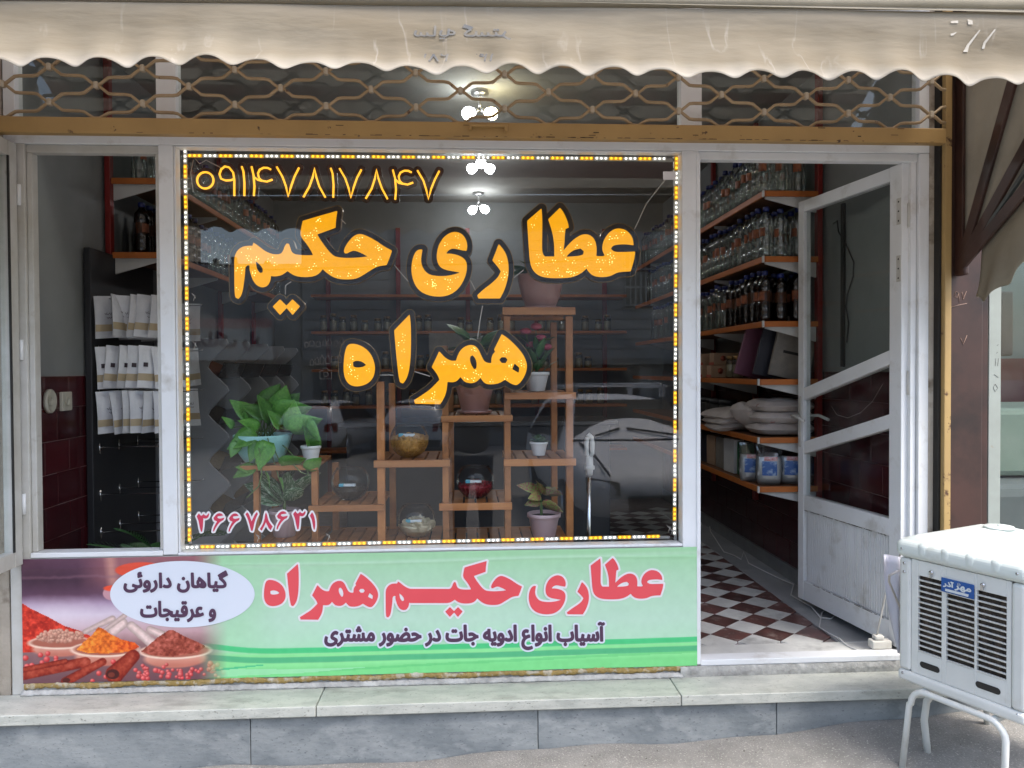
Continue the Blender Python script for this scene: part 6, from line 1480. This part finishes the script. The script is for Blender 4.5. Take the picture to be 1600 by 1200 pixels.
# badge
bu0, bu1 = p0+PW*.33, p0+PW*.66; bz0, bz1 = zhi-ph*1.75, zhi+ph*.75
cbox('badge', (bu0, fy0-.006, bz0), (bu1, fy0-.0015, bz1), badge_m, .002)
def bmapc(x, y): return cf(bu0+(bu1-bu0)*x/100, fy0-.0072, bz1-(bz1-bz0)*y/50)
for s_, bx_ in (('مهر', (44, 14, 92, 33)), ('آذر', (8, 8, 40, 31))):
    letters(MB(), text_polys(s_, bx_), 1.3, 0, None, 1.0, winding=True, mapf=lambda p: bmapc(p[0], p[1])).build('badge_text', silver_t, ck)
k = MB(); k.tube([bmapc(56+4.5*math.cos(t), 10+4.5*math.sin(t)) for t in np.linspace(0, 6.28, 14)], .0006, 4); k.tube([bmapc(52, 10), bmapc(60, 10)], .0006, 4); k.build('badge_emblem', silver_t, ck)
MB().add([bmapc(14, 36), bmapc(86, 36), bmapc(84, 45), bmapc(14, 45)], [(3, 2, 1, 0)]).build('badge_strip', silver_t, ck)
for w0, w1, nm in ((fy0+.06, Dp-.045, None),):
    cbox('side_panel', (.006, .046, h0), (.014, Dp-.046, h1)); cbox('side_panel', (Wd-.014, .046, h0), (Wd-.006, Dp-.046, h1)); cbox('back_panel', (.046, Dp-.014, h0), (Wd-.046, Dp-.006, h1))
# lid: domed top with moulded clips along the edges
lid = MB(); n = 24; rows = []
for j in range(n+1):
    row = []
    for i in range(n+1):
        x = -.004+(Wd+.008)*i/n; y = -.004+(Dp+.008)*j/n; e = min(i, n-i, j, n-j)/n
        d_ = max(0, min(x+.004, Wd+.004-x, y+.004, Dp+.004-y))
        z = ZT_+.03+.0165*min(1, d_/.03)**.5+.05*min(1, d_/.2)**.9
        row.append(cf(x, y, z))
    rows.append(row)
lid.grid(rows if (uu.cross(ww)).z > 0 else [r_[::-1] for r_ in rows]); lid.build('lid_top', cooler_lid, ck)
cbox('lid_rim', (-.012, -.012, ZT_-.02), (Wd+.012, Dp+.012, ZT_+.044), cooler_lid, .026, 5)
for k in range(4):
    u_ = .07+k*(Wd-.18)/3; cbox('lid_clip', (u_, -.0142, ZT_-.012), (u_+.05, .03, ZT_+.0462), cooler_lid, .022, 5)
    w_ = .07+k*(Dp-.18)/3; cbox('lid_clip', (-.0142, w_, ZT_-.012), (.03, w_+.05, ZT_+.0462), cooler_lid, .022, 5)
k = MB(); o = cf(Wd*.5, Dp*.5, ZT_+.096); k.tube([o, o+zz*.006], [.05, .045], 20); k.tube([o, o+zz*.012], .006, 8); k.build('lid_boss', cooler_lid, ck)
for u_, w_, z in ((.02, -.0125, ZT_+.012), (Wd-.02, -.0125, ZT_+.012), (.02, -.006, ZB_+.03), (.022, -.003, h1-.02), (.022, -.003, h1-.05), (Wd-.022, -.003, ZB_+.03)):
    o = cf(u_, w_, z); MB().tube([o, o+ww*.008], .0045, 8).build('screw', chrome, ck)
# stand
def leg_frame(w_, splay, nm, r=.0108):
    pts_ = []; g0 = .052; zt_ = ZB_-.014
    fA = cf(g0-.01, w_+splay, 0); fB = cf(Wd-.035, w_+splay, 0)
    zA = gz(fA.x, fA.y)-.004; zB = gz(fB.x, fB.y)-.004
    path = [cf(g0-.012, w_+splay, zA), cf(g0-.006, w_, zt_-.06)]
    for t in np.linspace(0, 1, 6): path.append(cf(g0+.055*(1-math.cos(t*math.pi/2)), w_, zt_-.055+.055*math.sin(t*math.pi/2)))
    for t in np.linspace(0, 1, 6): path.append(cf(Wd-.055-.055+.055*math.sin(t*math.pi/2), w_, zt_-.055+.055*math.cos(t*math.pi/2)))
    path += [cf(Wd-.045, w_+splay, zB)]
    return MB().tube(path, r, 12).build(nm, cooler_w, ck)
leg_frame(-.004, -.03, 'stand_frame'); leg_frame(Dp-.03, .03, 'stand_frame')
def brace(a, b, nm='stand_brace'): return MB().tube([a, b], .012, 10).build(nm, cooler_w, ck)
MB().tube([at(1476, 1073, -.41), at(1460, 1079, -.41), at(1448, 1096, -.41), at(1444, 1125, -.41), at(1450, 1186, -.41)], .0125, 10).build('folded_leg', cooler_w, ck)
brace(cf(.09, 0, ZB_-.018), cf(.09, Dp-.03, ZB_-.018)); brace(cf(Wd-.1, 0, ZB_-.018), cf(Wd-.1, Dp-.03, ZB_-.018))
pt = []
for zq in (.3, .62): pass
for (x, y) in ((1436, 1118), (1440, 1170)):
    pass
# lead and plastic sheet at the back of the cooler
MB().tube([cf(.004, -.006, h1-.05), cf(-.03, -.01, h1-.075), cf(-.06, .03, h1-.11), cf(-.075, .1, h1-.2), cf(-.08, .2, h1-.35)], .0042, 8).build('power_lead', wire_w, ck)
ps2 = thing('plastic_sheet', 'pale lilac plastic sheet hanging behind the white cooler', 'plastic sheet', tuple(at(1398, 950, -.3)))
P = []
for j in range(13):
    v = j/12; row = []
    for i in range(7):
        u = i/6; q_ = at(1381+3*v*6+u*(22-8*v), 868+v*150, -.28); row.append((q_.x, -.28+.02*math.sin(u*5+v*4), q_.z))
    P.append(row)
MB().grid(P).build('sheet', plastic_sh, ps2, solid=.001)
# ------------------------------------------------------------------ the street behind the camera, seen in the reflections
random.seed(55)
hs = thing('opposite_building', 'grey clapboard house across the street reflected in the shop window', 'building', (0, -20, 0))
GS = -.3
for k in range(15):
    z = GS+2.6+k*.3; MB().box((-4.9, -20.3, z), (14, -20-.02*(k % 2)*0, z+.285)).build('siding_board', siding_m, hs, bevel=.01)
MB().box((-4.95, -21.2, GS-.2), (14, -20.06, GS+7.1)).build('wall', siding_m, hs)
for x0, x1, m in ((-4.6, -2.6, shutter_m), (-2.3, -.2, dark_in), (.2, 2.4, shutter_m), (2.8, 5.2, dark_in), (5.6, 8.4, shutter_m)):
    sbm = MB()
    if m is shutter_m:
        for k in range(14): sbm.box((x0, -20.05, GS+.02+k*.17), (x1, -20.0-.01*(k % 2), GS+.185+k*.17))
    else: sbm.box((x0, -20.05, GS+.02), (x1, -19.99, GS+2.4))
    sbm.build('shop_shutter' if m is shutter_m else 'shop_opening', m, hs)
MB().box((-4.95, -20.0, GS+2.42), (14, -19.7, GS+2.58)).build('ledge', concrete_m, hs)
wf = MB().box((4.75, -20.0, 3.9), (5.6, -19.93, 5.6)).build('window', dark_in, hs)
wb = MB()
for k in range(6): wb.box((4.75+.16*k, -19.9, 3.9), (4.78+.16*k, -19.88, 5.6))
for k in range(4): wb.box((4.75, -19.91, 3.9+.55*k), (5.6, -19.87, 3.94+.55*k))
wb.build('grille', bracket_m, wf)
lwg = thing('low_shop_row', 'low dark shop row with a flat roof across the street under the reflected sky', 'building', (-8, -20.5, 0))
MB().box((-11, -21.4, GS-.2), (-5.0, -20.2, 5.2)).build('wall', siding_m, lwg)
for k in range(3): MB().box((-10.6+1.9*k, -20.18, GS), (-9.1+1.9*k, -20.15, 2.4)).build('shop_opening', dark_in, lwg)
for x, h_ in ((-7.75, .25), (-7.2, .3), (-6.2, .18)): MB().box((x, -20.9, 5.2), (x+.13, -20.7, 5.2+h_)).build('roof_vent', dark_in, lwg)
tb = thing('beige_building', 'tall beige building across the street at the edge of the reflection', 'building', (-14, -20, 0))
MB().box((-22, -22, GS-.2), (-8.55, -19.8, 9)).build('wall', facade_b, tb)
for r_ in range(2):
    for k in range(4): MB().box((-20+3*k, -19.79, 1+3.4*r_), (-18.6+3*k, -19.75, 2.6+3.4*r_)).build('window', dark_in, tb)
sg = thing('office_sign', 'white shop sign with dark lettering across the street reflected in the window', 'sign', (-7.2, -19.6, 2.9))
MB().box((-8.2, -19.75, 2.3), (-5.7, -19.6, 3.5)).build('board', bracket_m, sg); MB().box((-8.2, -19.598, 3.22), (-5.7, -19.59, 3.5)).build('red_band', red_lab, sg)
letters(MB(), text_polys('املاک راد', (0, 0, 200, 70)), 3, 0, None, 2.5, winding=True, mapf=lambda p: Vector((-5.95-(p[0])/200*2.0, -19.585, 3.1-p[1]/70*.55))).build('sign_text', pur_txt, sg)
wr_ = thing('street_cable', 'black overhead street cable reflected in the window', 'cable', (0, -12, 4))
MB().tube([(-12, -13, 4.6), (-4, -12.5, 3.75), (2, -12, 3.85), (10, -11.5, 4.9)], .02, 6).build('cable', wire_k, wr_)
# parked cars
def car(label, cx, cy, rz, body_m, L_=3.9, W_=1.66, H_=1.44, rack=False, estate=False):
    t = thing('parked_car', label, 'car', (cx, cy, GS)); t.rotation_euler = (0, 0, rz); o = Vector((cx, cy, GS))
    hw = W_/2
    # stations along the length (rear at -L/2): z of sill, waist, roof; half widths
    st_ = [(-.5, .42, .82, .84, .80, .72), (-.485, .26, .84, .98, .9, .74), (-.44, .24, .86, 1.2, .97, .7), (-.36, .22, .88, 1.38, 1.0, .66), (-.2, .2, .88, 1.44, 1.0, .66), (.0, .2, .88, 1.42, 1.0, .66), (.1, .2, .87, 1.34, 1.0, .66), (.22, .2, .86, .98, 1.0, .78), (.27, .2, .84, .9, 1.0, .84), (.4, .22, .74, .8, .96, .8), (.47, .26, .62, .68, .86, .7), (.5, .38, .5, .55, .74, .62)]
    if estate: st_ = [(-.5, .42, .84, .9, .86, .74), (-.49, .26, .86, 1.1, .94, .74), (-.47, .24, .9, 1.4, 1.0, .7), (-.4, .22, .92, 1.46, 1.0, .68)]+st_[4:]
    k_ = H_/1.44; rows = []
    for f_, zs_, zw, zr, w_, wr2 in st_:
        y = f_*L_; zs_, zw, zr = zs_*k_, zw*k_, zr*k_; a = hw*w_; b_ = hw*wr2
        half = [(0, zs_), (a*.9, zs_), (a, zs_+(zw-zs_)*.45), (a*.985, zw), (b_+(a-b_)*.35, zw+(zr-zw)*.5), (b_, zw+(zr-zw)*.92), (b_*.8, zr), (0, zr+.01)]
        rows.append([o+Vector((x, y, z)) for x, z in half]+[o+Vector((-x, y, z)) for x, z in reversed(half[1:-1])])
    vs = [p for r_ in rows for p in r_]; m_ = len(rows[0]); fs = []; mi = []
    for i in range(len(rows)-1):
        for k in range(m_):
            k2 = (k+1) % m_; fs.append((i*m_+k, (i+1)*m_+k, (i+1)*m_+k2, i*m_+k2)); 
    b = MB(); b.add(vs, fs+[tuple(range(m_)), tuple((len(rows)-1)*m_+k for k in range(m_-1, -1, -1))], 0, True); b.build('body', body_m, t, subsurf=1)
    def panel(nm, pts, m): # thin panels set just outside the shell
        return MB().add([o+Vector(p) for p in pts], [(0, 1, 2, 3)]).build(nm, m, t, solid=.02)
    zr = H_; y_r = -.5*L_
    panel('rear_window', [(-hw*.68, y_r*.955, .9*k_), (hw*.68, y_r*.955, .9*k_), (hw*.58, y_r*.775, 1.34*k_), (-hw*.58, y_r*.775, 1.34*k_)] if not estate else [(-hw*.7, y_r*.995, .95*k_), (hw*.7, y_r*.995, .95*k_), (hw*.62, y_r*.95, 1.36*k_), (-hw*.62, y_r*.95, 1.36*k_)], car_glass)
    panel('windscreen', [(hw*.78, .235*L_, .93*k_), (-hw*.78, .235*L_, .93*k_), (-hw*.62, .085*L_, 1.37*k_), (hw*.62, .085*L_, 1.37*k_)], car_glass)
    for s_ in (1, -1):
        panel('side_window', [(s_*hw*.985, .17*L_, .92*k_), (s_*hw*.985, -.36*L_, .93*k_), (s_*hw*.72, -.3*L_, 1.34*k_), (s_*hw*.71, .06*L_, 1.34*k_)], car_glass)
        panel('tail_light', [(s_*hw*.6, y_r*1.0, .66*k_), (s_*hw*.97, y_r*.95, .66*k_), (s_*hw*.95, y_r*.96, .88*k_), (s_*hw*.62, y_r*.995, .84*k_)], tail_m)
        panel('headlight', [(s_*hw*.5, L_*.497, .5*k_), (s_*hw*.84, L_*.465, .52*k_), (s_*hw*.84, L_*.455, .66*k_), (s_*hw*.5, L_*.49, .62*k_)], chrome)
        panel('mirror', [(s_*hw*1.02, .19*L_, .9*k_), (s_*hw*1.16, .19*L_, .9*k_), (s_*hw*1.16, .19*L_, 1.02*k_), (s_*hw*1.02, .19*L_, 1.0*k_)], body_m)
        for f_ in (.31, -.31):
            c = o+Vector((s_*(hw-.09), f_*L_, .3)); wm = MB(); wm.tube([c-Vector((.09, 0, 0)), c+Vector((.09, 0, 0))], .3, 24); wo_ = wm.build('wheel', rubber_m, t)
            r2 = MB(); r2.tube([c+Vector((s_*.086, 0, 0)), c+Vector((s_*.1, 0, 0))], .19, 16); r2.build('rim', chrome, wo_)
    panel('rear_bumper', [(-hw*.8, y_r*1.012, .3*k_), (hw*.8, y_r*1.012, .3*k_), (hw*.84, y_r*1.012, .46*k_), (-hw*.84, y_r*1.012, .46*k_)], rubber_m)
    panel('number_plate', [(-.26, y_r*1.02, .5*k_), (.26, y_r*1.02, .5*k_), (.26, y_r*1.018, .61*k_), (-.26, y_r*1.018, .61*k_)], bracket_m)
    panel('grille', [(-hw*.42, L_*.505, .36*k_), (hw*.42, L_*.505, .36*k_), (hw*.42, L_*.503, .5*k_), (-hw*.42, L_*.503, .5*k_)], rubber_m)
    for q_ in ([(-hw*.8, .24*L_, .955*k_), (0, .252*L_, .95*k_), (hw*.8, .24*L_, .955*k_)], [(-hw*.72, .255*L_, .935*k_), (-hw*.66, .4*L_, .82*k_), (-hw*.6, .485*L_, .68*k_)], [(hw*.72, .255*L_, .935*k_), (hw*.66, .4*L_, .82*k_), (hw*.6, .485*L_, .68*k_)]):
        MB().tube([o+Vector(p) for p in q_], .012, 6).build('panel_gap', rubber_m, t)
    for s_ in (1, -1): MB().tube([o+Vector((s_*hw*.5, .235*L_, 1.0*k_)), o+Vector((s_*hw*.05-.1, .2*L_, 1.07*k_))], .012, 6).build('wiper', rubber_m, t)
    if rack:
        b = MB()
        for s_ in (1, -1): b.tube([o+Vector((s_*hw*.6, -.34*L_, H_+.1)), o+Vector((s_*hw*.6, .1*L_, H_+.09))], .016, 8)
        for f_ in (-.32, -.2, -.08, .04): b.tube([o+Vector((-hw*.62, f_*L_, H_+.12)), o+Vector((hw*.62, f_*L_, H_+.12))], .014, 8)
        for s_ in (1, -1):
            for f_ in (-.3, .06): b.box(o+Vector((s_*hw*.6-.03, f_*L_-.03, H_-.03)), o+Vector((s_*hw*.6+.03, f_*L_+.03, H_+.1)))
        b.build('roof_rack', car_white, t)
    return t
car('white hatchback parked farther along the street with dark rear window, seen in the glass', -3.5, -17.2, math.pi+.2, car_white)
car('white hatchback parked beside the first one, seen in the glass', -1.15, -17.0, math.pi+.1, car_white)
car('silver estate car with a roof rack parked close to the shop, seen in the glass', 1.78, -6.2, -.04, car_silver, 4.3, 1.76, 1.48, True, True)
# the passer-by taking the picture
ph = thing('person', 'person in dark trousers and olive jacket raising a phone, reflected in the window', 'person', (.03, -3.45, GS))
def skin_body(name, V, E, Rr, m, sub=2):
    me = bpy.data.meshes.new(name); off = WLOC[ph.name]; me.from_pydata([tuple(Vector(v)-off) for v in V], E, []); o = bpy.data.objects.new(name, me); COL.objects.link(o); o.parent = ph
    md = o.modifiers.new('skin', 'SKIN'); md.use_smooth_shade = True
    sv = me.skin_vertices[0].data if me.skin_vertices else None
    if sv is None:
        bm = bmesh.new(); bm.from_mesh(me); bm.verts.layers.skin.verify(); bm.to_mesh(me); bm.free(); sv = me.skin_vertices[0].data
    for i, r_ in enumerate(Rr): sv[i].radius = (r_, r_) if not isinstance(r_, tuple) else r_
    sv[0].use_root = True
    s2 = o.modifiers.new('sub', 'SUBSURF'); s2.levels = sub; s2.render_levels = sub; me.materials.append(m); return o
bx, by, bz = .03, -3.5, GS
def q(x, y, z): return (bx+x, by+y, bz+z)
# upper body: jacket
V = [q(0,0,.95), q(0,0,1.15), q(0,0,1.34), q(0,.01,1.46), q(.17,0,1.41), q(.24,.06,1.17), q(.12,.28,1.38), q(-.17,0,1.41), q(-.24,.06,1.17), q(-.12,.28,1.38)]
skin_body('jacket', V, [(0,1),(1,2),(2,3),(2,4),(4,5),(5,6),(2,7),(7,8),(8,9)], [(.17,.12),(.16,.115),(.18,.12),.07,.075,.055,.042,.075,.055,.042], jacket_m)
V = [q(0,0,.96), q(.09,0,.88), q(.11,.01,.5), q(.12,0,.1), q(.125,.12,.04), q(-.09,0,.88), q(-.11,.01,.5), q(-.12,0,.1), q(-.125,.12,.04)]
skin_body('trousers', V, [(0,1),(1,2),(2,3),(3,4),(0,5),(5,6),(6,7),(7,8)], [(.16,.12),.1,.068,.05,.04,.1,.068,.05,.04], trouser_m)
V = [q(0,.01,1.47), q(0,.02,1.54), q(0,.03,1.6), q(0,.03,1.68), q(0,.02,1.73)]
hd = skin_body('head', V, [(0,1),(1,2),(2,3),(3,4)], [.055,.06,.08,.085,.05], skin_m)
k = MB(); k.ball(q(0,.0,1.69), .1, 16, 10, 0, (1, 1.05, .85)); k.build('hair', hair_m, ph)
k = MB(); k.tube([q(0,.115,1.63), q(0,.13,1.605)], [.012,.016], 8); k.build('nose', skin_m, ph)
for s_ in (1, -1):
    k = MB(); k.ball(q(s_*.032, .105, 1.645), .011, 8, 6); k.build('eye', hair_m, ph); k = MB(); k.ball(q(s_*.088, .02, 1.63), .024, 8, 6, 0, (.4, .8, 1.2)); k.build('ear', skin_m, ph)
    hx = s_*.07
    V = [q(s_*.115,.29,1.39), q(s_*.095,.32,1.45), q(s_*.085,.345,1.49)]; skin_body('hand', V+[q(s_*.07,.372,1.505+.02*f_) for f_ in range(4)]+[q(s_*.03,.378,1.5+.022*f_) for f_ in range(4)]+[q(s_*.075,.345,1.545),q(s_*.05,.34,1.56)], [(0,1),(1,2)]+[(2,3+f_) for f_ in range(4)]+[(3+f_,7+f_) for f_ in range(4)]+[(2,11),(11,12)], [.026,.03,.024]+[.009]*4+[.008]*4+[.01,.009], skin_m, 1)
MB().box((-.038+0, -3.118, 1.19), (.038, -3.109, 1.272)).build('phone', black_m, ph, bevel=.004)
bpy.context.view_layer.update()
# unused prototypes that were never placed
for o in list(bpy.data.objects):
    if o.type == 'MESH' and o.parent is None and not o.get('kind') and not o.get('category') and o.name.split('.')[0] in ('led_module', 'leaf', 'frond'):
        bpy.data.objects.remove(o)
for (h, a_), o_ in (): pass
